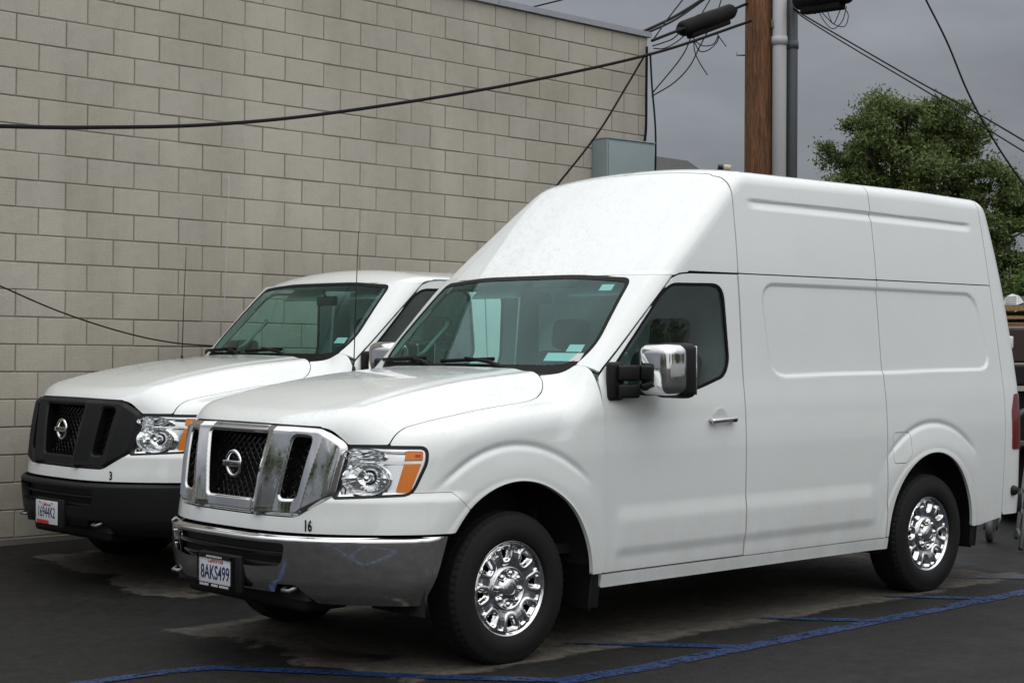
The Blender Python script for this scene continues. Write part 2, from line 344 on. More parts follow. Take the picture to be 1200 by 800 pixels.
def patch(key, chart, ur, vr, step, f, region, off=0., skirt=.02, flat=None):
    """panel geometry: (verts, faces, loop normals, smooth); region > 0 inside"""
    if key in GEO: return GEO[key]
    su, sv = (step, step) if np.isscalar(step) else step
    us = np.linspace(ur[0], ur[1], max(int(abs(ur[1] - ur[0]) / su) + 1, 3)); vs = np.linspace(vr[0], vr[1], max(int(abs(vr[1] - vr[0]) / sv) + 1, 3))
    U, V = np.meshgrid(us, vs, indexing='ij'); O, D, tm = chart(U, V); P = solve(f, O, D, tm); G = region(P, U, V)
    nu, nv = U.shape; ins = G > 0
    q = np.stack([ins[:-1, :-1], ins[1:, :-1], ins[1:, 1:], ins[:-1, 1:]], -1); cnt = q.sum(-1)
    uv = []; idx = {}
    gi = -np.ones((nu, nv), int); used = np.zeros((nu, nv), bool)
    for a, b in ((slice(None, -1), slice(None, -1)), (slice(1, None), slice(None, -1)), (slice(1, None), slice(1, None)), (slice(None, -1), slice(1, None))):
        used[a, b] |= (cnt > 0) & ins[a, b]
    ii = np.argwhere(used); gi[used] = np.arange(len(ii)); uv = [(us[i], vs[j]) for i, j in ii]
    full = np.argwhere(cnt == 4); faces = [(gi[i, j], gi[i + 1, j], gi[i + 1, j + 1], gi[i, j + 1]) for i, j in full]
    bedge = []; ev = {}
    def edge(i, j, k, l):
        kk = (i, j, k, l) if (i, j) < (k, l) else (k, l, i, j)
        if kk not in ev:
            i, j, k, l = kk; a, b = G[i, j], G[k, l]; t = min(max(a / (a - b), .02), .98)
            ev[kk] = len(uv); uv.append((us[i] + (us[k] - us[i]) * t, vs[j] + (vs[l] - vs[j]) * t))
        return ev[kk]
    for i, j in np.argwhere((cnt > 0) & (cnt < 4)):
        cs = [(i, j), (i + 1, j), (i + 1, j + 1), (i, j + 1)]; poly = []
        for a in range(4):
            A, B = cs[a], cs[(a + 1) % 4]
            if ins[A]: poly.append((gi[A], 0))
            if ins[A] != ins[B]: poly.append((edge(*A, *B), 1 if ins[A] else 2))
        faces.append(tuple(p[0] for p in poly))
        for a in range(len(poly)):
            if poly[a][1] == 1 and poly[(a + 1) % len(poly)][1] == 2: bedge.append((poly[a][0], poly[(a + 1) % len(poly)][0]))
    uv = np.array(uv); Of, Df, tm = chart(uv[:, 0], uv[:, 1]); Q = solve(f, Of, Df, tm); Nn = grad(f, Q)
    if off is not None: Q = Q + Nn * (off if np.isscalar(off) else off(Q)[:, None])
    # orient
    fc = faces[len(faces) // 2]; gn = np.cross(Q[fc[1]] - Q[fc[0]], Q[fc[2]] - Q[fc[0]])
    if gn @ Nn[fc[0]] < 0: faces = [t[::-1] for t in faces]; bedge = [(b, a) for a, b in bedge]
    loops = [Nn[k] for t in faces for k in t]; sm = len(faces)
    if skirt and bedge:
        m = {}; V2 = list(Q)
        for a, b in bedge:
            for k in (a, b):
                if k not in m:
                    m[k] = (len(V2), len(V2) + 1); V2.append(Q[k]); V2.append(Q[k] - Nn[k] * skirt)
        for a, b in bedge:
            t = (m[b][0], m[a][0], m[a][1], m[b][1]); faces.append(t)
            n = np.cross(V2[t[1]] - V2[t[0]], V2[t[2]] - V2[t[0]]); n = n / (np.linalg.norm(n) + 1e-12); loops += [n] * 4
        Q = np.array(V2)
    GEO[key] = (Q, faces, np.array(loops)); return GEO[key]
MESH = {}
def place(name, key, mat, parent, mirror=False, label=None):
    """link a panel mesh (and share it between vans)"""
    mk = (key, mat.name, mirror)
    if mk not in MESH:
        Q, F, L = GEO[key]
        if mirror:
            Q = Q * (1, -1, 1); F2 = []; L2 = []; k = 0
            for t in F: F2.append(t[::-1]); L2.append(L[k:k + len(t)][::-1]); k += len(t)
            F, L = F2, np.concatenate(L2) * (1, -1, 1)
        me = bpy.data.meshes.new(name); me.from_pydata(Q.tolist(), [], F); me.update()
        me.polygons.foreach_set('use_smooth', [True] * len(F)); me.normals_split_custom_set(L.tolist()); me.materials.append(mat); MESH[mk] = me
    o = link(name, MESH[mk], parent)
    if label: o['label'] = label
    return o
# ---------------------------------------------------------------- ground: asphalt lot, hatched blue bay, dry patches under the vans
def ground_z(x, y):
    return np.interp(y, [-60, -5.2, -4.5, -3.2, -1.3, 60], [.13, .13, .12, .045, 0, 0])
def asphalt():
    m = NT('wet_asphalt'); co = m.co()
    big = m.noise(.45, 3, .6); mid = m.noise(2.3, 4, .62); fine = m.noise(70, 3, .85); sp = m.vor(75)
    wet = m.mix(mid, (.0070, .0068, .0064), (.0150, .0144, .0135))
    dry = m.mix(m.noise(4, 4, .65), (.060, .055, .047), (.125, .114, .098))
    sep = m.n.new('ShaderNodeSeparateXYZ'); m.l.new(co, sep.inputs[0])
    wob = m.math('MULTIPLY', m.math('SUBTRACT', m.noise(1.15, 5, .62), .5), 1.15)
    wob2 = m.math('MULTIPLY', m.math('SUBTRACT', m.noise(6., 4, .6), .5), .22)
    def patchmask(cx, cy, hx, hy, dx=0):
        ax = m.math('SUBTRACT', m.math('ABSOLUTE', m.math('SUBTRACT', sep.outputs['X'], cx)), hx)
        ay = m.math('SUBTRACT', m.math('ABSOLUTE', m.math('SUBTRACT', sep.outputs['Y'], cy)), hy)
        d = m.math('ADD', m.math('MAXIMUM', m.math('ADD', ax, m.math('MULTIPLY', wob, 1.2)), m.math('ADD', ay, m.math('MULTIPLY', wob, .25))), wob2)
        return m.mr(d, .03, -.03, 0, .95)
    k = m.math('MAXIMUM', patchmask(-2.05, 0, 2.75, 1.02), patchmask(-2.6, -2.85, 2.75, 1.0))
    k = m.math('MULTIPLY', k, m.mr(m.noise(.8, 4, .6, dist=.6), .34, .40, 0, 1))
    col = m.mix(k, wet, dry)
    col = m.mix(m.mr(m.math('MULTIPLY', sp, m.mr(fine, .35, .65, 2.2, .7)), .10, .30, .60, 0), col, m.mix(fine, (.03, .03, .029), (.13, .126, .12)))
    col = m.mix(m.mr(big, .55, .75, 0, .45), col, m.mix(.5, col, (.011, .011, .011)))
    col = m.mix(m.mr(m.noise(11, 5, .85), .36, .66, .0, .9), m.mix(1, col, (.60, .60, .60), 'MULTIPLY'), m.mix(1, col, (1.55, 1.53, 1.48), 'MULTIPLY'))
    m.set(Base_Color=col, Roughness=m.math('ADD', m.mr(mid, .3, .7, .55, .80), m.math('MULTIPLY', k, .15)), Specular_IOR_Level=.20)
    m.bump(m.math('ADD', m.math('MULTIPLY', sp, .6), m.math('MULTIPLY', fine, .6)), .55, .006)
    return m.m
MA = asphalt()
xs = np.concatenate([[-400, -120, -40, -20], np.arange(-12, 8.01, .5), [12, 20, 40, 120, 400]]); ys = np.concatenate([[-400, -100, -30, -10], np.arange(-6, 8.01, .4), [12, 20, 50, 120, 400]])
gv = [(x, y, float(ground_z(x, y))) for x in xs for y in ys]; ny = len(ys)
gf = [(i * ny + j, (i + 1) * ny + j, (i + 1) * ny + j + 1, i * ny + j + 1) for i in range(len(xs) - 1) for j in range(ny - 1)]
ground = tag(MB().add(gv, gf, True).obj('ground', MA), kind='structure')
def blue_paint():
    m = NT('blue_line_paint'); n = m.noise(38, 6, .7); w = m.noise(7, 5, .65); sc = m.noise(3, 4, .6, m.co('Object', (1, 5, 1)))
    col = m.mix(m.mr(w, .35, .7, 0, 1), (.0035, .017, .075), (.008, .038, .125)); col = m.mix(m.mr(m.noise(22, 5, .7), .60, .68, 0, .55), col, (.06, .09, .15))
    m.set(Base_Color=col, Roughness=.5); keep = m.math('MULTIPLY', m.mr(n, .40, .48, .10, 1), m.mr(m.math('ADD', w, m.math('MULTIPLY', sc, .4)), .54, .64, .05, 1))
    tr = m.n.new('ShaderNodeBsdfTransparent'); mx = m.n.new('ShaderNodeMixShader'); m.l.new(keep, mx.inputs[0]); m.l.new(tr.outputs[0], mx.inputs[1]); m.l.new(m.b.outputs[0], mx.inputs[2]); m.l.new(mx.outputs[0], m.o.inputs[0])
    m.bump(m.noise(150, 2), .5, .004); return m.m
BLUE = blue_paint()
def stripe(pts, w=.10, dz=.004, taper=0):
    P = [np.array(p, float) for p in pts]; v = []
    dense = []
    for a, b in zip(P[:-1], P[1:]):
        n = max(int(np.linalg.norm(b - a) / .12), 1); dense += [a + (b - a) * k / n for k in range(n)]
    dense.append(P[-1])
    for i, p in enumerate(dense):
        t = dense[min(i + 1, len(dense) - 1)] - dense[max(i - 1, 0)]; t = t / np.linalg.norm(t); nn = np.array([-t[1], t[0]])
        ww = w * (1 + .04 * math.sin(i * 1.7 + p[0]))
        if taper: ww *= max(.25, 1 - max(0, i - len(dense) + 1 + taper) / taper * .8)
        for s in (-.5, .5):
            q = p + nn * s * ww; v.append((q[0], q[1], float(ground_z(*q)) + dz))
    f = [(2 * i, 2 * i + 2, 2 * i + 3, 2 * i + 1) for i in range(len(dense) - 1)]
    o = MB().add(v, f).obj('parking_line', BLUE, ground); return o
stripe([(.16, 1.47), (-.42, 1.505), (-1.2, 1.48), (-2.36, 1.45), (-3.76, 1.42), (-9, 1.36)], .125)
stripe([(3.2, .02), (1.75, .02), (1.38, .04), (1.17, .10), (.97, .38), (.49, 1.03), (.14, 1.43)], .10, .006)
for k in range(7):
    x0 = -1.20 - 1.27 * k; stripe([(x0, 1.44), (x0 + .40, .99), (x0 + (.62 if k in (0, 3, 4) else .46), .76 if k in (0, 3, 4) else .92)], .095, .006, 3)
stripe([(2.3, 2.3), (7.5, 2.3)], .1); stripe([(2.3, 3.7), (7.5, 3.7)], .1); stripe([(2.3, 2.35), (2.3, 3.65)], .1, .006)
for k in range(5): stripe([(2.9 + k, 2.35), (3.5 + k, 3.65)], .1, .006)
# ---------------------------------------------------------------- concrete block building
TILT = .0115; WYAW = .033; WP = .408; CH = .2024; Z0 = .158; XC = -7.08
def wy(x): return -4.39 + WYAW * x
bld = empty('block_building', (XC, wy(XC), Z0)); tag(bld, 'tall tan concrete block building wall behind both vans', 'building')
def block_mat():
    m = NT('concrete_block'); oi = m.n.new('ShaderNodeObjectInfo'); r_ = oi.outputs['Random']
    base = m.ramp(r_, [(0, (.455, .425, .360)), (1, (.500, .470, .405)), (.35, (.480, .448, .382)), (.7, (.468, .442, .385))])
    n = m.noise(9, 4, .7, m.co('Object')); g = m.noise(55, 4, .8)
    col = m.mix(m.mr(n, .3, .75, 0, .55), base, m.mix(1, base, (.80, .79, .78), 'MULTIPLY')); col = m.mix(m.mr(g, .3, .7, 0, .30), col, m.mix(1, col, (.62, .60, .58), 'MULTIPLY'))
    col = m.mix(m.mr(m.vor(26), .02, .10, .55, 0), col, (.10, .095, .085))
    gp_ = m.n.new('ShaderNodeNewGeometry'); mpp = m.n.new('ShaderNodeMapping'); mpp.inputs['Scale'].default_value = (1.3, 1.3, .35); m.l.new(gp_.outputs['Position'], mpp.inputs[0])
    st = m.noise(1.0, 5, .65, mpp.outputs[0], .4); col = m.mix(m.mr(st, .42, .70, 0, .65), col, m.mix(1, col, (.70, .69, .67), 'MULTIPLY'))
    sz = m.n.new('ShaderNodeSeparateXYZ'); m.l.new(gp_.outputs['Position'], sz.inputs[0]); gr_ = m.math('MULTIPLY', m.mr(sz.outputs['Z'], 1.5, .1, 0, .8), m.mr(m.noise(2.2, 4, .65, gp_.outputs['Position']), .3, .65, .25, 1))
    col = m.mix(gr_, col, m.mix(1, col, (.58, .57, .53), 'MULTIPLY'))
    m.set(Base_Color=col, Roughness=.92, Specular_IOR_Level=.25); m.bump(m.math('ADD', g, m.math('MULTIPLY', m.vor(120), .5)), .5, .005); return m.m
BM = block_mat(); MORT = plain('mortar', (.23, .21, .17), .95, bump=.4, scale=30)
def block_mesh(L, h=CH):
    g = .0042; b = .0045; hx, hz = L / 2 - g, h / 2 - g
    v = [(-hx, -.09, -hz), (hx, -.09, -hz), (hx, -.09, hz), (-hx, -.09, hz), (-hx, -b, -hz), (hx, -b, -hz), (hx, -b, hz), (-hx, -b, hz), (-hx + b, 0, -hz + b), (hx - b, 0, -hz + b), (hx - b, 0, hz - b), (-hx + b, 0, hz - b)]
    f = [(0, 1, 5, 4), (1, 2, 6, 5), (2, 3, 7, 6), (3, 0, 4, 7), (4, 5, 9, 8), (5, 6, 10, 9), (6, 7, 11, 10), (7, 4, 8, 11), (8, 9, 10, 11)]
    return v, [t[::-1] for t in f]
BMESH = {}
def wall_frame(x, z):   # position on the wall face; z measured up the courses
    return Vector((x, wy(x), z + TILT * x))
cands = []
for row in range(23):
    zc = Z0 + CH * (row + .5); odd = (row - 18) % 2 == 0
    off = -.007 if odd else -.19
    edges = [off + WP * k for k in range(-20, 6)]; edges = [e_ for e_ in edges if e_ > XC + .10 and e_ < 1.6]; edges = [XC] + edges
    for a, b in zip(edges[:-1], edges[1:]): cands.append((row, zc, (a + b) / 2, b - a))
vanpoly = [(32, 640), (40, 470), (60, 440), (240, 405), (330, 325), (520, 322), (620, 232), (700, 206), (900, 204), (1000, 640)]
def vis(c):
    px, py = pix(np.array(wall_frame(c[2], c[1]))); px, py = float(px), float(py)
    if px < -45 or py < -25 or py > 680: return -1
    ins = float(sdpoly(np.array(px), np.array(py), vanpoly))
    if ins < -22: return -1
    d = np.array(wall_frame(c[2], c[1])) - CAMP; return c[3] / float(d @ Fv) ** 2
order = sorted(cands, key=lambda c: -vis(c)); shown = [c for c in order if vis(c) > 0]
print('blocks visible', len(shown), 'of', len(cands))
single = shown[:300]; rest = [c for c in cands if c not in single]
Rm = Matrix.Rotation(math.atan(WYAW), 4, 'Z') @ Matrix.Rotation(-math.atan(TILT), 4, 'Y')
inv = Matrix.Translation((-XC, -wy(XC), -Z0))
for row, zc, xc, L in single:
    k = round(L, 3)
    if k not in BMESH:
        v, f = block_mesh(L); BMESH[k] = MB().add(v, f).mesh('block', BM)
    o = link('block', BMESH[k], bld); p = wall_frame(xc, zc) + Vector((0, random.gauss(0, .0018), random.gauss(0, .0008)))
    o.matrix_local = inv @ Matrix.Translation(p) @ Rm @ Matrix.Rotation(random.gauss(0, .002), 4, 'Z')
mb = MB()
for row, zc, xc, L in rest:
    v, f = block_mesh(L); T = inv @ Matrix.Translation(wall_frame(xc, zc)) @ Rm; mb.add([T @ Vector(q) for q in v], f)
tag(mb.obj('block_courses', BM, bld), kind='stuff')
top = Z0 + 23 * CH
def wallbox(x0, x1, z0, z1, d0, d1, mat, name, par=bld):
    v = []
    for x in (x0, x1):
        for d in (d0, d1):
            for z in (z0, z1): p = wall_frame(x, z) + Vector((0, d, 0)); v.append(inv @ p if par is bld else p)
    return MB().add(v, [(0, 1, 3, 2), (4, 6, 7, 5), (0, 4, 5, 1), (2, 3, 7, 6), (0, 2, 6, 4), (1, 5, 7, 3)]).obj(name, mat, par)
wallbox(XC + .006, 1.8, -.25, top - .002, -.20, -.0075, MORT, 'mortar_joints')
wallbox(XC + .012, 1.8, -.25, top - .02, -6.0, -.205, MORT, 'building_core')
COPM = plain('metal_coping', (.34, .35, .37), .45, .3)
for k in range(4): wallbox(XC - .03 + 2.2 * k + .003, XC - .03 + 2.2 * (k + 1) - .003, top + .001, top + .055, -.35, .035, COPM, 'coping')
FOOT = plain('wall_footing', (.16, .15, .13), .95, bump=.5, scale=10)
wallbox(XC, 1.8, -.20, Z0 - .004, -.3, .05, FOOT, 'footing')
# grey electrical cabinet fixed by the corner
CABM = plain('cabinet_paint', (.235, .285, .295), .5, var=.08, scale=5)
eb = empty('electrical_cabinet', (-6.60, -4.60, 2.55)); tag(eb, 'grey-blue metal electrical cabinet fixed to block wall corner above white van roof', 'cabinet')
b = MB(); b.rbox((.02, .115, .53), (.69, .21, 1.06), .006); b.obj('cabinet_body', CABM, eb)
MB().rbox((.02, .226, .53), (.66, .012, 1.0), .003).obj('cabinet_door', CABM, eb); MB().rbox((.02, .12, 1.066), (.70, .225, .012), .003).obj('cabinet_hood', CABM, eb)
MB().rbox((-.335, .15, .62), (.03, .05, .12), .006).obj('cabinet_latch', MAT['steel'], eb)
# ---------------------------------------------------------------- utility pole with conduits
def wood(name, a, b, sc=(14, 14, .9)):
    m = NT(name); n = m.noise(3, 6, .65, m.co('Object', sc), 1.2); n2 = m.noise(9, 5, .7, m.co('Object', (sc[0] * 3, sc[1] * 3, sc[2])))
    col = m.mix(m.mr(n, .38, .62, 0, 1), a, b); col = m.mix(m.mr(n2, .50, .62, 0, .85), col, tuple(k * .25 for k in a)); m.set(Base_Color=col, Roughness=.8); m.bump(n2, .6, .012); return m.m
PD = 19.0
base = at(888, 400, PD); base[2] = .08
POLEM = wood('pole_wood', (.095, .040, .018), (.27, .125, .053))
pole = empty('utility_pole', tuple(base)); tag(pole, 'brown wooden utility pole behind the high-roof van', 'utility pole')
pr = MB(); hts = np.linspace(0, 9, 19); n = 20; v = []
for h in hts:
    for k in range(n):
        q = 2 * math.pi * k / n; r_ = (.172 - .0035 * h) * (1 + .02 * math.sin(3 * q + h * .7)); v.append((r_ * math.cos(q), r_ * math.sin(q), h))
pr.add(v, [(i * n + k, i * n + (k + 1) % n, (i + 1) * n + (k + 1) % n, (i + 1) * n + k) for i in range(18) for k in range(n)], True); pr.obj('pole_shaft', POLEM, pole)
PVC = plain('pvc_conduit', (.46, .47, .48), .45, var=.05); GST = plain('galvanized_conduit', (.095, .105, .11), .5, .2, var=.1)
def local(px, dep, par): p = at(px, 400, dep); return Vector((p[0] - par.location[0], p[1] - par.location[1], 0))
c1 = local(912, 18.86, pole); c2 = local(926.5, 18.98, pole); c0 = local(904, 19.0, pole)
zt = lambda py, d: float(at(600, py, d)[2]) - base[2]
MB().tube([c1, c1 + Vector((0, 0, 9))], .078, 20).obj('conduit', PVC, pole); MB().tube([c1 + Vector((0, 0, zt(52, 18.86))), c1 + Vector((0, 0, zt(42, 18.86)))], .089, 20).obj('conduit_coupling', PVC, pole)
MB().tube([c2, c2 + Vector((0, 0, 9))], .066, 18).obj('conduit', GST, pole); MB().tube([c2 + Vector((0, 0, zt(55, 18.9))), c2 + Vector((0, 0, zt(46, 18.9)))], .076, 18).obj('conduit_coupling', GST, pole)
MB().rbox(tuple(c0 + Vector((0, 0, 4.5))), (.05, .05, 9), .006).obj('conduit_standoff', PVC, pole)
zs = zt(64, 19); l1 = local(872, 19, pole); l2 = local(862, 19, pole)
MB().tube([l1 + Vector((0, 0, zs)), l2 + Vector((0, 0, zs)), l2 + Vector((0, 0, zs + .03))], .009, 6).obj('pole_step', MAT['steel'], pole)
zs = zt(30, 19); MB().rbox(tuple(local(905, 18.85, pole) + Vector((0, 0, zs))), (.05, .05, .10), .01).obj('cable_clamp', MAT['steel'], pole)
# ---------------------------------------------------------------- cables
CAB = NT('cable_jacket').set(Base_Color=(.006, .006, .0065), Roughness=.7, Specular_IOR_Level=.2).m
def curve(pts, n=10):
    P = [Vector(at(*p)) for p in pts]; o = []
    P = [P[0] * 2 - P[1]] + P + [P[-1] * 2 - P[-2]]
    for i in range(1, len(P) - 2):
        for k in range(n):
            t = k / n; a, b, c, d = P[i - 1:i + 3]; o.append(.5 * ((2 * b) + (c - a) * t + (2 * a - 5 * b + 4 * c - d) * t * t + (3 * b - a - 3 * c + d) * t ** 3))
    o.append(P[-2]); return o
def cable(label, pts, r, cat='cable', name='cable', group='overhead cables', n=10):
    o = MB().tube(curve(pts, n), r, 6).obj(name, CAB); tag(o, label, cat, group); return o
cable('thick black cable sagging across the block wall to the utility pole', [(-60, 146, 10.8), (0, 148, 11.2), (100, 149.5, 12.0), (250, 146, 13.0), (400, 131, 14.1), (600, 99, 15.7), (765, 63, 17.2), (880, 25, 18.8)], .016)
cable('thin black cable drooping low on wall at left edge behind the low-roof van', [(-30, 322, 12.05), (0, 335, 12.2), (70, 365, 12.53), (140, 388, 12.88), (200, 401, 13.18), (262, 406, 13.5)], .006)
cable('diagonal black cable running down wall face from roof corner', [(755, 66, 17.15), (735, 100, 16.95), (700, 157, 16.6), (652, 218, 16.1), (610, 268, 15.7)], .010)
cable('black cable hanging down the outer corner of the block wall', [(762, 62, 17.25), (764, 100, 17.25), (768, 150, 17.2), (768, 200, 17.2), (765, 240, 17.2)], .010)
cable('short black riser cable strapped to the building corner', [(758, 55, 17.3), (757.5, 100, 17.3), (757, 150, 17.3), (755, 168, 17.3)], .014)
cable('upper of two black service cables leaving the top of the picture left of the pole', [(750, 39, 17.5), (790, 20, 18.5), (830, -5, 19.5), (860, -25, 20.3)], .016)
cable('lower of two black service cables leaving the top of the picture left of the pole', [(751, 42, 17.5), (790, 24, 18.4), (825, 0, 19.4), (850, -18, 20.1)], .012)
cable('pair of dark wires crossing the sky above the wall at top', [(590, 16, 19.0), (618, 10, 19.2), (655, 1, 19.5), (690, -8, 19.8)], .010)
cable('black messenger cable carrying the splice case between corner and pole', [(764, 48, 17.3), (795, 36, 17.8), (830, 24, 18.3), (872, 6, 18.9), (885, 2, 19.0)], .016)
cable('slanting drop wire crossing the sky left of splice case', [(766, 46, 17.4), (783, 22, 18.0), (800, 0, 18.4), (815, -20, 18.8)], .008)
cable('steep thin drop wire passing behind splice case', [(764, 110, 17.3), (800, 65, 17.9), (815, 30, 18.2), (832, 0, 18.6), (842, -18, 18.8)], .007)
cable('thin looping service wire reaching the wall corner from splice case', [(764, 113, 17.3), (790, 97, 17.7), (808, 78, 18.0), (820, 55, 18.2), (840, 15, 18.6), (848, -10, 18.8)], .007)
cable('loose cut wire end dangling below splice case', [(813, 44, 18.1), (814, 60, 18.1), (820, 74, 18.1), (829, 88, 18.1)], .006)
cable('coiled slack wire hanging in a loop below splice case', [(813, 48, 18.15), (820, 60, 18.15), (830, 59, 18.15), (840, 50, 18.2), (842, 42, 18.2), (836, 52, 18.1), (824, 54, 18.1), (815, 49, 18.1)], .006)
cable('forked loose wire ends below the pole side of splice case', [(840, 40, 18.3), (846, 48, 18.3), (851, 55, 18.3)], .005)
cable('short slack wire looping from the wall corner to splice case', [(765, 54, 17.35), (775, 51, 17.5), (788, 46, 17.8), (796, 39, 17.9)], .007)
cable('second slack wire from the wall corner below splice case', [(766, 57, 17.35), (778, 57, 17.5), (792, 50, 17.8), (802, 42, 17.95)], .006)
cable('upper wire of the pair descending rightwards from the pole across the tree', [(930, 10, 18.9), (945, 20, 18.6), (1000, 52, 17.8), (1080, 98, 16.8), (1140, 130, 16.0), (1205, 168, 15.2), (1260, 200, 14.6)], .008)
cable('lower wire of the pair descending rightwards from the pole across the tree', [(930, 11, 18.9), (945, 23, 18.6), (1000, 57, 17.8), (1080, 104, 16.8), (1140, 141, 16.0), (1205, 181, 15.2), (1260, 216, 14.6)], .007)
cable('black cable hanging down in front of the tree at upper right', [(1078, -15, 16), (1086, 2, 16), (1110, 50, 16), (1135, 110, 16), (1165, 165, 16), (1200, 217, 16), (1240, 270, 16)], .010)
def splice(label, a, b, r, dep):
    A, B = Vector(at(*a)), Vector(at(*b)); d = (B - A).normalized(); root = empty('splice_case', tuple((A + B) / 2)); tag(root, label, 'splice case', 'splice cases on the cables'); c = (A + B) / 2
    L = (B - A).length / 2; o = MB(); ts = [-1, -.97, -.9, -.3, -.28, .28, .3, .9, .97, 1]; rs_ = [.55, .85, 1, 1, 1.05, 1.05, 1, 1, .85, .55]
    o.tube([d * L * t for t in ts], [r * k for k in rs_], 14); o.obj('case_shell', CAB, root)
    s = d.cross(Vector((0, 0, 1))).normalized(); u = s.cross(d)
    MB().rbox(tuple(-u * r * 1.05 * 1), (L * 1.5, r * 1.1, r * .9), r * .2, Matrix((d, s, u)).transposed()).obj('case_box', CAB, root)
    for t in (-1.06, 1.08): MB().rbox(tuple(d * L * t), (.07, .05, .06), .012, Matrix((d, s, u)).transposed()).obj('case_clamp', CAB, root)
    return root
splice('black splice case slung on cable left of the pole', (798, 35, 17.95), (858, 13, 18.6), .085, 18)
splice('black splice case with looped wires right of the pole at top edge', (934, 1, 18.8), (996, -8, 18.2), .11, 18)
for k, (lab, pts) in enumerate((('outer wire loop under the splice case right of the pole', [(958, 10, 18.5), (965, 24, 18.5), (976, 34, 18.5), (987, 25, 18.5), (992, 8, 18.5)]), ('inner wire loop under the splice case right of the pole', [(960, 11, 18.45), (968, 20, 18.45), (978, 29, 18.45), (990, 31, 18.45), (994, 18, 18.45), (988, 8, 18.45)]), ('crossing slack wire under the splice case right of the pole', [(969, 10, 18.55), (972, 20, 18.55), (977, 28, 18.55), (983, 16, 18.55), (986, 9, 18.55)]))):
    cable(lab, pts, .005, n=8)
cable('slack wires bundled beside conduit at the top of the pole', [(944, 2, 18.9), (950, 14, 18.7), (956, 16, 18.6), (960, 9, 18.5)], .006)
cd = MB().tube(curve([(268, 206, 13.72), (267, 260, 13.70), (264, 330, 13.68), (262, 366, 13.66)]), .0035, 5).obj('white_cord', PVC); tag(cd, 'thin white cord hanging straight down the block wall above the low-roof van', 'cord')
# ---------------------------------------------------------------- trees
def leaf_mat(name, a, b):
    m = NT(name); g = m.n.new('ShaderNodeNewGeometry'); r_ = g.outputs['Random Per Island']; n = m.noise(1.1, 3, .6, m.co('Object'))
    col = m.mix(r_, a, b); col = m.mix(m.mr(n, .35, .7, 0, .6), col, tuple(k * .55 for k in a)); m.set(Base_Color=col, Roughness=.55, Specular_IOR_Level=.3)
    tr = m.n.new('ShaderNodeBsdfTranslucent'); m.l.new(col, tr.inputs[0]); mx = m.n.new('ShaderNodeMixShader'); mx.inputs[0].default_value = .28; m.l.new(m.b.outputs[0], mx.inputs[1]); m.l.new(tr.outputs[0], mx.inputs[2]); m.l.new(mx.outputs[0], m.o.inputs[0]); return m.m
LEAF = leaf_mat('leaf_green', (.075, .118, .034), (.215, .265, .088)); LEAF2 = leaf_mat('leaf_bright', (.05, .10, .018), (.13, .19, .04)); BARK = wood('bark', (.03, .022, .016), (.075, .058, .045), (6, 6, 1.5))
def crown(blobs, n_per, size, rng):
    V = []; F = []; Ncl = []
    for c, r_ in blobs:
        c = np.array(c); k = int(n_per * (r_ ** 2)); 
        ncl = max(int(26 * r_ ** 2), 10); d = rng.normal(size=(ncl, 3)); d /= np.linalg.norm(d, axis=1)[:, None]
        cc = c + d * r_ * rng.uniform(.35, 1.18, (ncl, 1)) * (1, 1, .85); cr = rng.uniform(.10, .26, ncl) * (.6 + .4 * r_)
        w = rng.integers(0, ncl, k); p = cc[w] + rng.normal(size=(k, 3)) * cr[w][:, None] * (.75, .75, .55)
        a = rng.normal(size=(k, 3)); a /= np.linalg.norm(a, axis=1)[:, None]; b = np.cross(a, rng.normal(size=(k, 3))); b /= np.linalg.norm(b, axis=1)[:, None] + 1e-9; L = size * rng.uniform(.6, 1.4, (k, 1))
        V.append(np.stack([p - a * L, p + b * L * .45, p + a * L, p - b * L * .45], 1).reshape(-1, 3))
    V = np.concatenate(V); F = np.arange(len(V)).reshape(-1, 4)
    return V, F
def tree(name, label, base_p, trunk_h, blobs, n_per, size, mat, group='trees behind the vans', seed=1):
    rng = np.random.default_rng(seed); root = empty(name, tuple(base_p)); tag(root, label, 'tree', group); bp = np.array(base_p); bl = [(np.array(c) - bp, r_) for c, r_ in blobs]
    V, F = crown(bl, n_per, size, rng); me = bpy.data.meshes.new('crown'); me.from_pydata(V.tolist(), [], F.tolist()); me.materials.append(mat); link('crown', me, root)
    t = MB(); fork = Vector((.1, .05, trunk_h)); t.tube([(0, 0, -.1), (.03, .02, trunk_h * .5), fork], [.26, .20, .17], 10)
    for c, r_ in bl:
        c = Vector(c); mid = fork.lerp(c, .5) + Vector((rng.normal() * .15, rng.normal() * .15, .25)); t.tube([fork * .96, mid, c], [.12, .075, .02], 7)
        for _ in range(5):
            e_ = c + Vector(rng.normal(size=3)).normalized() * r_ * .85; t.tube([mid.lerp(c, .6), c.lerp(e_, .5) + Vector(rng.normal(size=3)) * .08, e_], [.04, .025, .008], 5)
    t.obj('trunk', BARK, root); return root
TD = 36.
def tp(px, py, dd=0): return at(px, py, TD + dd)
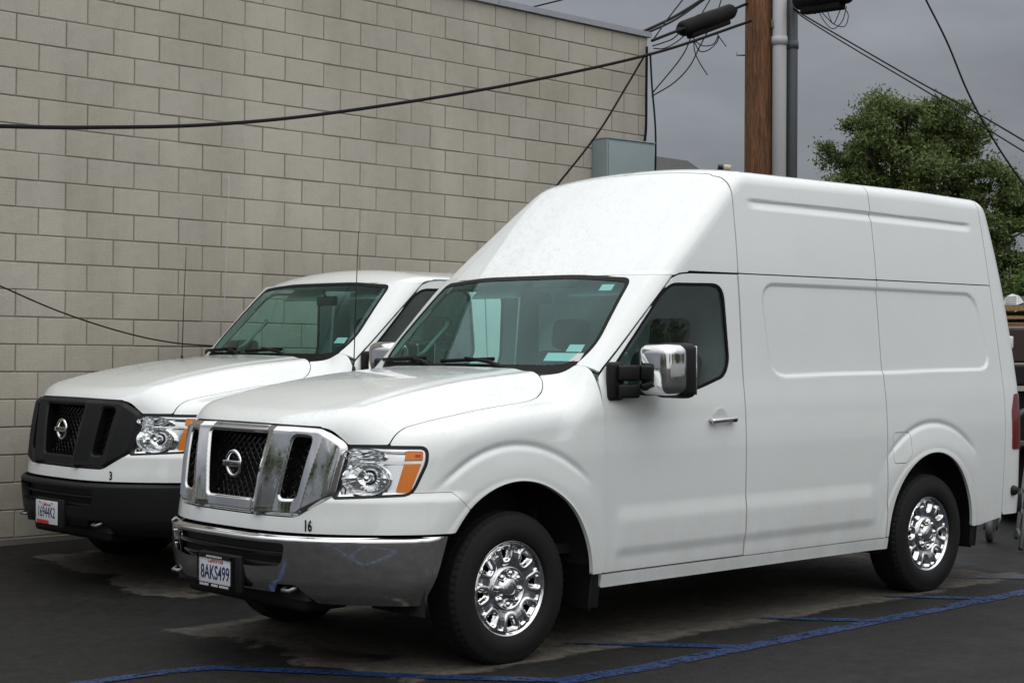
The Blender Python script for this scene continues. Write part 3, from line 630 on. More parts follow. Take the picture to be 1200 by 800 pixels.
bl = [(tp(1040, 150, 0), .75), (tp(1012, 168, -.5), .55), (tp(1085, 148, .4), .75), (tp(1118, 150, -.2), .60), (tp(1128, 172, .3), .5), (tp(1000, 195, 0), .62), (tp(990, 190, .2), .40), (tp(1035, 205, .8), .85), (tp(1085, 200, -.6), .85), (tp(1130, 215, .2), .75), (tp(1160, 230, -.3), .62), (tp(992, 218, -.4), .42), (tp(1188, 235, .4), .45),
      (tp(1050, 260, 0), 1.0), (tp(1120, 280, .5), 1.0), (tp(1175, 275, -.2), .75), (tp(1195, 305, .3), .6), (tp(1010, 260, .5), .8), (tp(1170, 330, 0), .7), (tp(1215, 255, .3), .6), (tp(1060, 130, 0), .35), (tp(1035, 128, .2), .42), (tp(1100, 126, .2), .36), (tp(1205, 330, 0), .6)]
tb = at(1085, 400, TD); tb[2] = .1
tree('leafy_tree', 'large dark green leafy tree rising behind the high-roof van at right', tb, 2.4, bl, 13000, .042, LEAF, seed=3)
bl2 = [(at(1168, 345, 30), .32), (at(1195, 338, 30.5), .45), (at(1215, 332, 30), .45), (at(1180, 332, 31), .35)]
tb2 = at(1195, 400, 30.4); tb2[2] = .1
tree('shrub', 'bright green shrub beneath the large tree at right edge', tb2, 1.4, bl2, 2400, .05, LEAF2, seed=5)
# ---------------------------------------------------------------- houses behind
SHING = NT('grey_shingles'); _c = SHING.co('Object', (3, 3, 9)); SHING.set(Base_Color=SHING.mix(SHING.noise(5, 5, .7, _c), (.022, .022, .023), (.075, .073, .071)), Roughness=.9); SHING.bump(SHING.noise(14, 3, .6, _c), .6, .03); SHING = SHING.m
STUC = plain('stucco', (.40, .37, .32), .9, bump=.3)
hp = at(810, 400, 30.); hp[2] = .1
h1 = empty('house', tuple(hp), R(47)); tag(h1, 'distant house with grey shingle roof peeking above the van roof beside cabinet', 'house')
zr = float(at(790, 186, 30)[2]) - hp[2]; zl = float(at(845, 204, 30)[2]) - hp[2]
hb = MB(); hb.box((0, -3, 1.5), (7, 6, 3.0)); hb.obj('wall', STUC, h1)
def roofmesh(pts): return MB().add(pts, [(0, 1, 2, 3), (4, 7, 6, 5), (0, 3, 7, 4), (1, 5, 6, 2), (0, 4, 5, 1), (3, 2, 6, 7)])
# a hip roof whose right hip comes down behind the van
rx = [Vector(at(p, 400, 30)) - Vector(hp) for p in (690, 802, 862)]
Mi = Matrix.Rotation(-R(47), 3, 'Z')
def lp(px, py, d): return Mi @ (Vector(at(px, py, d)) - Vector(hp))
ra, rb, rc = lp(690, 172, 31.5), lp(806, 188.5, 31.5), lp(872, 219, 29.2); rd = lp(690, 235, 27.5); re_ = lp(860, 235, 27.5); rf = lp(690, 232, 35.5); rg_ = lp(862, 228, 35)
MB().add([ra, rb, rd, re_, rf, rg_], [(0, 2, 3, 1), (1, 3, 5), (0, 1, 5, 4)]).obj('roof', SHING, h1)
cp = at(850, 197, 27.5); scm = empty('security_camera', tuple(cp)); tag(scm, 'small beige security camera just above the van roof beside the pole', 'camera')
ax_ = Vector(Rv) * 1; d_ = (Vector(Rv) + Vector((0, 0, -.1))).normalized()
MB().tube([d_ * -.045, d_ * .03, d_ * .085, d_ * .09], [.055, .058, .058, .04], 14).obj('camera_body', plain('beige_plastic', (.50, .44, .34), .5), scm)
MB().tube([d_ * -.12, d_ * -.055, d_ * -.04], [.052, .06, .058], 14).obj('camera_hood', MAT['gloss'], scm)
MB().tube([(.0, 0, -.05), (0, 0, -.35), (0, 0, -2.2)], .02, 8).obj('camera_post', MAT['steel'], scm)
# house with louvred vent at the right edge
gp = at(1192, 400, 26.); gp[2] = .1; h2 = empty('house', tuple(gp), R(47)); tag(h2, 'low house with dark roof and white louvred dormer vent at right edge', 'house')
z1 = float(at(600, 358, 26)[2]) - gp[2]
MB().box((0, -1, z1 / 2 - .1), (2.2, 4, z1 - .2)).obj('wall', STUC, h2)
Mi2 = Matrix.Rotation(-R(47), 3, 'Z')
def lp2(px, py, d): return Mi2 @ (Vector(at(px, py, d)) - Vector(gp))
MB().add([lp2(1168, 362, 26), lp2(1240, 362, 26), lp2(1240, 346, 27), lp2(1168, 348, 27), lp2(1168, 362, 28), lp2(1240, 362, 28)], [(0, 1, 2, 3), (3, 2, 5, 4)]).obj('roof', SHING, h2)
VW = plain('white_vent', (.55, .56, .57), .6)
vt = MB().add([lp2(1176, 357, 25.8), lp2(1193, 357, 25.8), lp2(1193, 346, 25.9), lp2(1186, 344, 25.95), lp2(1178, 348, 25.9), lp2(1200, 354, 26.4), lp2(1194, 346, 26.4)], [(0, 1, 2, 3, 4), (1, 5, 6, 2)]).obj('dormer_vent', VW, h2)
for k in range(4): MB().tube([lp2(1178, 355.5 - 2.4 * k, 25.72), lp2(1191, 355.5 - 2.4 * k, 25.72)], .011, 6).obj('louvre', MAT['grey'], vt)
# ---------------------------------------------------------------- trailer with lumber behind the van, ladder
tr0 = at(1196, 400, 15.2); tr0[2] = 0; tr = empty('utility_trailer', tuple(tr0), R(47)); tag(tr, 'dark utility trailer loaded with lumber behind the high-roof van', 'trailer')
Mi3 = Matrix.Rotation(-R(47), 3, 'Z')
def lp3(px, py, d): return Mi3 @ (Vector(at(px, py, d)) - Vector(tr0))
DKR = plain('dark_red_brown', (.030, .014, .010), .6); GRYT = plain('trailer_grey', (.06, .063, .066), .5)
def slab(name, px0, px1, py0, py1, d0, d1, mat, r_=.02):
    q = [lp3(px0, py0, d0), lp3(px1, py0, d0), lp3(px1, py1, d0), lp3(px0, py1, d0), lp3(px0, py0, d1), lp3(px1, py0, d1), lp3(px1, py1, d1), lp3(px0, py1, d1)]
    o = MB().add(q, [(0, 3, 2, 1), (4, 5, 6, 7), (0, 1, 5, 4), (3, 7, 6, 2), (0, 4, 7, 3), (1, 2, 6, 5)]).obj(name, mat, tr); md = o.modifiers.new('b', 'BEVEL'); md.width = r_; md.segments = 2; return o
slab('side_board', 1172, 1260, 384, 425, 15.2, 17.4, DKR); slab('trailer_bed', 1172, 1260, 427, 452, 15.0, 17.5, MAT['black']); slab('lower_panel', 1168, 1260, 458, 598, 15.3, 17.3, MAT['black'])
fe = MB(); fe.tube([lp3(1196 + 26 * math.cos(a) + 12, 520 - 40 * math.sin(a), 14.9) for a in np.linspace(.3, 2.9, 14)], .03, 8); fe.obj('fender', GRYT, tr)
slab('side_step', 1186, 1230, 516, 523, 14.8, 15.1, GRYT, .01); slab('rail', 1176, 1260, 572, 580, 15.1, 15.3, GRYT, .01)
MB().lathe([(.24, -.09), (.33, -.10), (.36, -.06), (.36, .06), (.33, .10), (.24, .09)], 32, Matrix.Translation(lp3(1215, 556, 15.1)) @ Matrix.Rotation(R(20), 4, 'Z')).obj('trailer_wheel', MAT['rubber'], tr)
jk = at(1160, 633, 13.75); jk[2] = .0; jr = empty('caster_wheel', tuple(jk)); tag(jr, 'small grey caster wheel on ground behind the rear of the high-roof van', 'wheel')
MB().lathe([(.02, -.03), (.075, -.03), (.095, -.022), (.1, 0), (.095, .022), (.075, .03), (.02, .03)], 24, Matrix.Translation((0, 0, .1)) @ Matrix.Rotation(R(25), 4, 'Z')).obj('tyre', GRYT, jr)
fk = MB(); 
for s in (-1, 1): fk.tube([(s * -.018, s * .045, .1), (s * -.018 - .03, s * .045 + .02, .2), (-.04, .03, .24)], .012, 6)
fk.tube([(-.04, .03, .23), (-.04, .03, .55)], .022, 8); fk.obj('fork', MAT['steel'], jr)
PLK = wood('plank_wood', (.30, .17, .055), (.50, .32, .12), (1.5, 20, 20)); PLD = wood('plank_dark', (.10, .05, .02), (.22, .12, .05), (1.5, 20, 20))
plk = [('top pale yellow plank of the lumber stack behind the van', 358, 364, 15.4, PLK), ('dark brown plank second from the top of the lumber stack', 365.5, 369.5, 15.6, PLD), ('thin tan plank third from the top of the lumber stack', 370, 373.5, 15.4, PLK), ('dark plank fourth from the top of the lumber stack', 374.5, 378, 15.7, PLD), ('lowest tan plank of the lumber stack', 378.5, 382.5, 15.45, PLK)]
for i, (lab, y0, y1, d, mt) in enumerate(plk):
    a, b, c, e2 = (Vector(at(px, (y0 + y1) / 2, dd)) for px, dd in ((1172, d), (1262, d), (1172, d + 1.6), (1262, d + 1.6)))
    hgt = (y1 - y0) / FPX * d; q = [a, b, e2, c]; v = [p + Vector((0, 0, s * hgt / 2)) for s in (-1, 1) for p in q]
    o = MB().add(v, [(3, 2, 1, 0), (4, 5, 6, 7), (0, 1, 5, 4), (1, 2, 6, 5), (2, 3, 7, 6), (3, 0, 4, 7)]).obj('plank', mt); tag(o, lab, 'plank', 'lumber stack')
LAD = plain('ladder_aluminium', (.10, .105, .11), .55, .3)
ld = empty('ladder', tuple(at(1196, 643, 13.2))); tag(ld, 'grey metal ladder leaning by the trailer at right edge', 'ladder'); lo_ = Vector(at(1196, 643, 13.2)); ld.location = lo_
A0, A1 = Vector(at(1191, 630, 13.4)) - lo_, Vector(at(1203, 545, 13.9)) - lo_; B0, B1 = Vector(at(1196, 643, 13.0)) - lo_, Vector(at(1208, 550, 13.5)) - lo_
for a, b in ((A0, A1), (B0, B1)): MB().tube([a, b], .018, 8).obj('rail', LAD, ld)
for t in (.12, .4, .68, .94): MB().tube([A0.lerp(A1, t), B0.lerp(B1, t)], .013, 8).obj('rung', LAD, ld)

# ---------------------------------------------------------------- across the lot: unseen things placed for mirror images in the door glass and the chrome
FEN = plain('pale_wall', (.74, .74, .72), .7, scale=4)
fw = empty('reflection_wall', (-14, 17, 0)); tag(fw, 'added low pale wall across the lot, stand-in for parked vans mirrored in the door window', 'wall')  # unseen wall added for the reflection, in place of parked vans
for k in range(14): MB().rbox((-14 + 2.1 * k, 0, 1.05), (2.04, .16, 2.1), .03).obj('wall_panel', FEN, fw); MB().rbox((-15.05 + 2.1 * k, .03, 1.12), (.14, .30, 2.24), .02).obj('wall_post', FEN, fw)
for i, (x, y, r_, lab) in enumerate(((-22, 21, 2.2, 'dark tree across the lot mirrored at the rear of the door window'), (-14, 20, 2.4, 'dark tree across the lot mirrored in the middle of the door window'), (-6, 22, 2.3, 'dark tree across the lot mirrored at the front of the door window'), (4, 22, 2.2, 'dark tree behind the camera mirrored in the chrome'))):
    tree('leafy_tree', lab, (x, y, 0), 2.0, [((x, y, 3.6), r_ * .8), ((x + 1.5, y, 3.9), r_ * .65), ((x - 1.6, y + .3, 3.7), r_ * .65), ((x, y, 4.8), r_ * .6)], 260, .16, LEAF, 'trees across the lot', seed=20 + i)
for i, (x, y, r_, lab) in enumerate(((21, -7, 2.4, 'added unseen tree ahead of the vans that darkens the left of the chrome grille'), (23, 0, 2.6, 'added unseen tree ahead of the vans that darkens the middle of the chrome grille'), (22, 7, 2.4, 'added unseen tree ahead of the vans that darkens the right of the chrome grille'), (19, 14, 2.5, 'added unseen tree behind the camera that darkens the chrome bumper corner'))):  # unseen trees added to darken what the chrome reflects
    tree('leafy_tree', lab, (x, y, 0), 1.6, [((x, y, 2.9), r_ * .9), ((x + .3, y + 2.0, 2.8), r_ * .75), ((x, y - 2.1, 2.7), r_ * .75), ((x, y, 4.4), r_ * .7)], 240, .17, LEAF, 'added trees ahead of the vans', seed=40 + i)
# ---------------------------------------------------------------- the vans
GAP = .0046
X_, Y_, Z_ = (lambda P: P[..., 0]), (lambda P: np.abs(P[..., 1])), (lambda P: P[..., 2])
DOOR = [(-.634, 1.40), (-.640, 1.05), (-.640, .392), (-1.803, .392), (-1.808, 1.05), (-1.822, 2.008), (-1.40, 2.002), (-1.32, 1.995), (-1.25, 1.972), (-1.0, 1.752), (-.79, 1.562), (-.69, 1.475), (-.648, 1.435)]
WIN = rnd([(-.755, 1.492), (-1.165, 1.895), (-1.25, 1.943), (-1.69, 1.950), (-1.705, 1.50), (-1.655, 1.415), (-1.41, 1.347), (-1.10, 1.320), (-.715, 1.335), (-.705, 1.43)], [.06, .10, .06, .10, .12, .06, .05, .05, .04, .06])
WSP = rnd([(-.68, 1.43), (-.795, 1.455), (-.857, 1.59), (-.785, 1.965), (-.40, 1.992), (.40, 1.992), (.785, 1.965), (.857, 1.59), (.795, 1.455), (.68, 1.43)], [.05, .06, .09, .05, .1, .1, .05, .09, .06, .05])
HLP = rnd([(.749, 1.107), (1.118, 1.103), (1.118, 1.035), (1.043, .876), (.684, .858)], [.012, .035, .05, .045, .012])
GRP = rnd([(-.60, 1.186), (-.697, 1.108), (-.664, .862), (-.505, .762), (.505, .762), (.664, .862), (.697, 1.108), (.60, 1.186), (.3, 1.196), (-.3, 1.196)], [.05, .03, .03, .03, .03, .03, .03, .05, .1, .1])
CELL = rnd([(-.255, 1.155), (.255, 1.155), (.195, .835), (-.195, .835)], .018)
CELR = rnd([(.425, 1.148), (.535, 1.143), (.49, .848), (.385, .845)], .03)
HOODP = [(.70, .845), (.672, .838), (.64, .838), (.626, .838), (.58, .838), (.515, .840), (.36, .846), (.199, .850), (.0, .854), (-.164, .856), (-.25, .848), (-.312, .833), (-.37, .805), (-.409, .776), (-.44, .740), (-.452, .70)]
HOODO = HOODP + [(-.452, -.70)] + [(a, -b) for a, b in HOODP[::-1][1:]] + [(1.2, -.845), (1.2, .845)]
FUEL = rnd([(-3.26, 1.046), (-3.445, 1.046), (-3.445, .90), (-3.39, .852), (-3.26, .852)], .025)
def aZ(P): return np.arctan2(np.abs(P[..., 1]), P[..., 0]) * 1.05
def sdHL(P): return np.where(X_(P) > .1, sdpoly(aZ(P), Z_(P), HLP), 9.)
def sdWS(P): return np.where(X_(P) > -1.6, sdpoly(P[..., 1], Z_(P), WSP), 9.)
def sdGR(P): return np.where(X_(P) > .3, sdpoly(P[..., 1], Z_(P), GRP), 9.)
def f_un(P): return -smax(-f_low(P), -f_hi(P), .07)
def seam1(P): return X_(P) + 1.826 + .062 * (Z_(P) - 2.0)
def seam2(P): return X_(P) + 3.196 + np.where(Z_(P) > 2.0, .05 * (Z_(P) - 2.0), 0)
def seam3(P): return X_(P) + hs([.3, .6, 1.2, 2.0, 2.7], [4.575, 4.580, 4.600, 4.570, 4.550])(Z_(P))
# fascia / fender joint: from the lamp corner back along the crease, then down to the arch
def fseam(P):
    x, z = X_(P), Z_(P); return np.maximum(z - .886, (z - .80) * .75 - (x - .325) * .65)
def r_fascia(P, U, V):
    z = Z_(P); return np.minimum.reduce([z - .688, sdGR(P) - .003, sdHL(P) - .006, -fseam(P) - .0015, arch(X_(P), z), .95 - z])
def r_fender(P, U, V):
    x, y, z = X_(P), Y_(P), Z_(P)
    hood = sdpoly(x, P[..., 1], HOODO)
    return np.minimum.reduce([x + .628, np.where(x > -.75, sdpoly(x, z, DOOR) - GAP, 9), sdHL(P) - .006, np.where(z > 1.0, hood - .003, 9), fseam(P) - .0015, arch(x, z), z - .40,
                              sdWS(P) - .004, np.where(x < -.40, y - .70, 9), 1.488 - z - .9 * np.maximum(-.62 - x, 0) + 0 * z])
def r_hood(P, U, V):
    x, z = X_(P), Z_(P)
    return np.minimum.reduce([-sdpoly(x, P[..., 1], HOODO) - .002, np.maximum(z - 1.203 + .02 * Y_(P) ** 2, np.where(Y_(P) > .55, sdGR(P) - .004, -9)), np.where(x > .3, sdHL(P) - .006, 9), z - 1.115])
def r_door(P, U, V):
    x, z = X_(P), Z_(P); return np.minimum(-sdpoly(x, z, DOOR) - GAP, sdpoly(x, z, WIN))
def r_side(P, U, V):
    return np.minimum.reduce([-1.808 - .018 * sst(1.0, 2.0, Z_(P)) - X_(P) - GAP, seam2(P) - GAP, Z_(P) - .392, 2.0065 - Z_(P)])
def r_quarter(P, U, V):
    x, z = X_(P), Z_(P)
    return np.minimum.reduce([-seam2(P) - GAP, seam3(P) - GAP * .8, 2.0065 - z, arch(x, z), z - .392 - .12 * np.maximum(-4.3 - x, 0), sdpoly(x, z, FUEL) - .0022])
def r_pillar(P, U, V):
    x, z = X_(P), Z_(P); return np.minimum.reduce([sdWS(P) - .003, sdpoly(x, z, DOOR) - GAP, z - 1.490 + .9 * np.maximum(-.62 - x, 0), 1.984 - z, x + 1.40])
def r_cap(P, U, V):
    x, z = X_(P), Z_(P); return np.minimum.reduce([sdWS(P) - .003, sdpoly(x, z, DOOR) - GAP, z - 1.986, seam1(P) - GAP, np.where(x < -1.4, z - 2.014, 9)])
def r_up(a, b):
    return lambda P, U, V: np.minimum.reduce([-a(P) - GAP, b(P) - GAP, Z_(P) - 2.0135])
def r_rear(P, U, V): return np.minimum.reduce([-seam3(P) - GAP * .8, Z_(P) - .44, Y_(P) - .003])
def r_tail(P, U, V):
    x, z = X_(P), Z_(P); return np.minimum.reduce([-4.685 - x - .35 * np.maximum(z - 1.15, 0), Y_(P) - .83, z - .885, 1.265 - z, Y_(P) - .90])
BX = hs([.25, .335, .40, .46, .60, .650, .662, .672, .69], [.92, 1.0, 1.06, 1.085, 1.100, 1.102, 1.098, 1.078, 1.06])
def f_bump(P):
    x, y, z = P[..., 0], np.abs(P[..., 1]), P[..., 2]
    return smax((x - BX(z) + .55 * y ** 3.2) * .85, y - 1.004 + .05 * sst(.5, .3, z), .05)
BOPEN = rnd([(-.50, .640), (.50, .640), (.475, .528), (.30, .515), (-.30, .515), (-.475, .528)], [.03, .03, .045, .03, .03, .045])
def r_bump(P, U, V):
    x, y, z = X_(P), Y_(P), Z_(P)
    low = z - np.interp(y, [0, .40, .44, .54, .60, 1.1], [.395, .395, .440, .440, .350, .335])
    return np.minimum.reduce([.674 - z, low, np.where(x > .6, sdpoly(P[..., 1], z, BOPEN), 9), (x - .44) * .94 + (z - .67) * .33])
def grille_off(Q):
    y, z = np.abs(Q[..., 1]), Q[..., 2]; d = -sdpoly(Q[..., 1], z, GRP)
    di = np.minimum(sdpoly(Q[..., 1], z, CELL), sdpoly(y, z, CELR))
    o = .002 + .018 * sst(0, .020, d)
    yb = np.interp(z, [.80, 1.16], [.268, .330]); o = o + .036 * np.clip(1 - np.abs(y - yb) / .085, 0, 1)
    ys = np.interp(z, [.80, 1.16], [.535, .605]); o = o + .022 * np.clip(1 - np.abs(y - ys) / .07, 0, 1)
    return o - .008 * (1 - sst(0, .012, di))
def r_grille(P, U, V):
    y, z = P[..., 1], Z_(P); return np.minimum.reduce([-sdpoly(y, z, GRP), sdpoly(y, z, CELL), sdpoly(np.abs(y), z, CELR)])
def build_panels():
    full = (-math.pi, math.pi)
    patch('fascia', ch_cyl(0), (-1.40, 1.40), (.66, .96), (.010, .008), f_low, r_fascia)
    patch('fender', ch_sec(.2, .8), (-.66, .80), (R(-38), R(80)), (.010, .011), f_un, r_fender)
    patch('hood', ch_sec(0, .6), (-.50, 1.0), (R(15), R(165)), (.011, .0095), f_low, r_hood)
    patch('door', ch_side, (-1.85, -.60), (.36, 2.04), .0105, f_hi, r_door)
    patch('side', ch_side, (-3.25, -1.78), (.36, 2.04), .0115, f_hi, r_side)
    patch('quarter', ch_side, (-4.66, -3.15), (.36, 2.04), .0115, f_hi, r_quarter)
    patch('fuel', ch_side, (-3.50, -3.22), (.82, 1.08), .010, f_hi, lambda P, U, V: -sdpoly(X_(P), Z_(P), FUEL) - .0018)
    patch('rocker', ch_side, (-3.30, -.60), (.29, .41), .012, f_hi, lambda P, U, V: np.minimum.reduce([Z_(P) - .318, .3865 - Z_(P), -.636 - X_(P), X_(P) + 3.25, arch(X_(P), Z_(P))]))
    patch('pillar', ch_cyl(-2.), (R(18), R(66)), (1.38, 2.01), (.0065, .010), f_un, r_pillar)
    patch('glass', ch_front(-2.6), (-.90, .90), (1.38, 2.03), .014, f_hi, lambda P, U, V: -sdWS(P) - .004, off=-.004, skirt=0)
    patch('frit', ch_front(-2.6), (-.90, .90), (1.38, 2.03), .0075, f_hi, lambda P, U, V: np.minimum(-sdWS(P), sdWS(P) + .020 + .045 * sst(1.54, 1.47, Z_(P))), off=-.0015, skirt=.006)
    ci = lambda P, U, V: -sdpoly(X_(P), Z_(P), WIN) + .0
    patch('window', ch_side, (-1.78, -.66), (1.27, 2.0), .016, f_hi, lambda P, U, V: -sdpoly(X_(P), Z_(P), WIN) + .004, off=-.014, skirt=0)
    patch('winseal', ch_side, (-1.78, -.66), (1.27, 2.0), .0075, f_hi, lambda P, U, V: np.minimum(-sdpoly(X_(P), Z_(P), WIN) - .0005, sdpoly(X_(P), Z_(P), WIN) + .017), off=-.003, skirt=.010)
    patch('cap', ch_star((-2.3, 0, 1.6)), (R(-118), R(118)), (R(8), R(86)), (.0075, .0085), f_hi, r_cap)
    patch('up1', ch_sec(0, 1.7), (-3.30, -1.78), (R(8), R(92)), (.016, .0052), f_hi, r_up(seam1, seam2))
    patch('up2', ch_sec(0, 1.7), (-4.66, -3.16), (R(8), R(92)), (.016, .0052), f_hi, r_up(seam2, seam3))
    patch('rear', ch_star((-3.9, 0, 1.4)), (R(88), R(181)), (R(-62), R(66)), (.013, .013), f_hi, r_rear)
    patch('tail', ch_star((-3.9, 0, 1.4)), (R(95), R(170)), (R(-40), R(0)), (.008, .006), f_hi, r_tail, off=.006, skirt=.03)
    patch('lorear', ch_star((-3.9, 0, 1.4)), (R(88), R(181)), (R(-62), R(66)), (.018, .018), f_lo, r_rear)
    patch('locap', ch_star((-2.3, 0, 1.5)), (R(-118), R(118)), (R(4), R(86)), (.011, .009), f_lo, lambda P, U, V: np.minimum.reduce([sdWS(P) - .003, sdpoly(X_(P), Z_(P), DOOR) - GAP, Z_(P) - 1.986, X_(P) + 1.826, np.where(X_(P) < -1.4, Z_(P) - 2.014, 9)]))
    patch('loroof', ch_sec(0, 1.5), (-4.66, -1.80), (R(8), R(92)), (.02, .012), f_lo, lambda P, U, V: np.minimum.reduce([-1.830 - X_(P), seam3(P), Z_(P) - 2.0135]))
    patch('bumper', ch_cyl(0), (-1.45, 1.45), (.31, .70), (.0075, .006), f_bump, r_bump, skirt=.045)
    patch('grille', ch_front(0), (-.74, .74), (.72, 1.23), .0046, lambda P: P[..., 0] - FX(P[..., 2]) + .487 * np.abs(P[..., 1]) ** 3.05 - grille_off(P), r_grille, skirt=.075)
    hl = lambda P: -sdHL(P)
    patch('lens', ch_cyl(0), (R(34), R(66)), (.83, 1.13), .011, f_low, lambda P, U, V: hl(P) + .001, off=-.003, skirt=0)
    patch('lampseal', ch_cyl(0), (R(34), R(66)), (.83, 1.13), .0062, f_low, lambda P, U, V: np.minimum(hl(P) + .006, .0075 - hl(P)), off=.001, skirt=.03)
    patch('lampback', ch_cyl(0), (R(34), R(66)), (.83, 1.13), .012, f_low, lambda P, U, V: hl(P) + .0, off=-.075, skirt=0)
    def inpoly(pl, r): pl = rnd(pl, r); return lambda P, U, V: -sdpoly(aZ(P), Z_(P), pl)
    patch('lampbezel', ch_cyl(0), (R(34), R(66)), (.83, 1.13), .0062, f_low, lambda P, U, V: np.minimum.reduce([hl(P) - .006, np.maximum(.020 - hl(P), .007 - np.abs(Z_(P) - (1.030 + .012 * (aZ(P) - .9)))), ]), off=-.012, skirt=.05)
    patch('amber1', ch_cyl(0), (R(50), R(66)), (.83, 1.13), .0062, f_low, inpoly([(1.018, 1.088), (1.100, 1.086), (1.098, 1.043), (1.010, 1.041)], .008), off=-.010, skirt=.02)
    patch('amber2', ch_cyl(0), (R(45), R(66)), (.83, 1.13), .0062, f_low, inpoly([(1.008, 1.024), (1.090, 1.026), (1.036, .886), (.968, .888)], .01), off=-.010, skirt=.02)
    patch('marker', ch_cyl(0), (R(50), R(66)), (.83, 1.13), .004, f_low, inpoly([(1.06, 1.070), (1.088, 1.070), (1.088, 1.058), (1.06, 1.058)], .003), off=-.007, skirt=.003)
build_panels()
def wheel_meshes():
    G = {}
    # tyre: lathe with circumferential grooves and shoulder blocks, outer side at +y
    prof = [(.238, .095), (.250, .118), (.262, .1225), (.266, .1245), (.290, .1270), (.318, .1262), (.322, .1245), (.345, .1195), (.360, .1135), (.372, .106)]
    tread = []
    for a, b in ((.103, .086), (.080, .040), (.034, -.034), (-.040, -.080), (-.086, -.103)):
        tread += [(.3870 - 3.2 * max(abs(a) - .075, 0) ** 1.5, a), (.3870 - 3.2 * max(abs(b) - .075, 0) ** 1.5, b), (.379 - 2 * max(abs(b) - .075, 0) ** 1.5, b - .0012), (.379 - 2 * max(abs(b) - .075, 0) ** 1.5, b - .0045)]
    prof = prof + tread[:-2] + [(.370, -.106), (.352, -.116), (.330, -.124), (.285, -.1265), (.250, -.118), (.238, -.095)]
    n = 240; m = len(prof); v = []; f = []
    for k in range(n):
        q = 2 * math.pi * k / n; notch = (k % 4 == 0)
        for i, (r_, a) in enumerate(prof):
            rr = r_
            if notch and .082 < abs(a) < .112 and r_ > .355: rr -= .0045
            if (k % 4 == 1) and abs(a) < .07 and r_ > .384: rr -= .003
            if r_ < .330 and r_ > .26 and a > .12: rr += 0
            v.append((rr * math.cos(q), a, rr * math.sin(q)))
    for k in range(n):
        k2 = (k + 1) % n
        for i in range(m - 1): f.append((k * m + i, k * m + i + 1, k2 * m + i + 1, k2 * m + i))
    b = MB(); b.add(v, [t[::-1] for t in f], True); o = b.obj('tmp', MAT['rubber']); smooth_by_angle(o, 28); G['tyre'] = o.data; bpy.data.objects.remove(o)
    # steel rim barrel behind
    G['barrel'] = MB().lathe([(.236, .098), (.222, .088), (.212, .06), (.208, -.09), (.05, -.05), (.05, .03), (.20, .035)], 40).mesh('wheel', MAT['dark'])
    # pressed chrome cover: polar height field with eight windows
    nr, nq = 46, 320; rs = np.linspace(.100, .2335, nr); F = []
    RR, QQ = np.meshgrid(rs, np.arange(nq) * 2 * math.pi / nq, indexing='ij'); ss = (QQ * 8 / (2 * math.pi)) % 1 - .5; ar = ss * 2 * math.pi * RR / 8; ar2 = (((ss + 1.) % 1) - .5) * 2 * math.pi * RR / 8
    WPOL = rnd([(.148, -.012), (.204, -.029), (.204, .029), (.148, .012)], .012); dw = sdpoly(RR, ar, WPOL); hole = dw < -.004
    dd = sdpoly(RR, ar2, rnd([(.186, -.015), (.209, -.015), (.209, .015), (.186, .015)], .004))
    H = .0965 - .012 * sst(.165, .105, RR) - .010 * sst(.212, .220, RR) + .012 * sst(.222, .232, RR)
    H = H - .020 * sst(.012, -.004, dw) - .012 * sst(.003, -.004, dd) + .004 * sst(.012, .004, np.abs(dw - .018) - .0)
    V = [(float(r_ * math.cos(q)), float(h), float(r_ * math.sin(q))) for r_, q, h in zip(RR.ravel(), QQ.ravel(), H.ravel())]
    for i in range(nr - 1):
        for k in range(nq):
            k2 = (k + 1) % nq
            if not (hole[i, k] and hole[i + 1, k] and hole[i, k2] and hole[i + 1, k2]): F.append((i * nq + k, i * nq + k2, (i + 1) * nq + k2, (i + 1) * nq + k))
    b = MB(); b.add(V, F, True); o = b.obj('tmp', MAT['chrome2']); smooth_by_angle(o, 50)
    sol = o.modifiers.new('s', 'SOLIDIFY'); sol.thickness = .004; sol.offset = -1
    me = bpy.data.meshes.new_from_object(o.evaluated_get(bpy.context.evaluated_depsgraph_get())); me.name = 'wheel_cover'; G['cover'] = me; bpy.data.objects.remove(o)
    G['lip'] = MB().lathe([(.2300, .097), (.2345, .1035), (.2400, .1045), (.2425, .100), (.240, .092)], 64).mesh('rim_lip', MAT['chrome2'])
    G['hub'] = MB().lathe([(.112, .078), (.110, .094), (.106, .0985), (.100, .097), (.096, .086), (.060, .083), (.055, .098), (.047, .108), (.020, .112), (.0005, .1125)], 40).mesh('hub_cap', MAT['chrome'])
    G['nut'] = MB().lathe([(.0165, .080), (.0165, .098), (.012, .108), (.004, .112), (.0003, .1125)], 12).mesh('lug_nut', MAT['chrome2'])
    G['ring'] = MB().lathe([(.026, .112), (.029, .1155), (.032, .112), (.029, .109)], 28, closed=True).mesh('cap_emblem', MAT['dkchrome'])
    return G
WH = wheel_meshes()
def wheel(root, x, y, left, steer=0, spin=0):
    # tyre is the wheel's own mesh; everything else turns with it
    w = link('wheel', WH['barrel'], root); w.location = (x, y, .3735); w.rotation_euler = (0, 0, (0 if left else math.pi) + steer)
    t = link('tyre', WH['tyre'], w); t.rotation_euler = (0, spin, 0)
    c = link('wheel_cover', WH['cover'], w); c.rotation_euler = (0, spin, 0)
    link('rim_lip', WH['lip'], w); link('hub_cap', WH['hub'], w); link('cap_emblem', WH['ring'], w)
    for k in range(8):
        q = spin + 2 * math.pi * (k + .5) / 8; n = link('lug_nut', WH['nut'], w); n.location = (.078 * math.cos(q), -.004, .078 * math.sin(q))
FR = Matrix(((0, 0, 1, 0), (1, 0, 0, 0), (0, 1, 0, 0), (0, 0, 0, 1)))     # text facing forward (+x), reading along +y
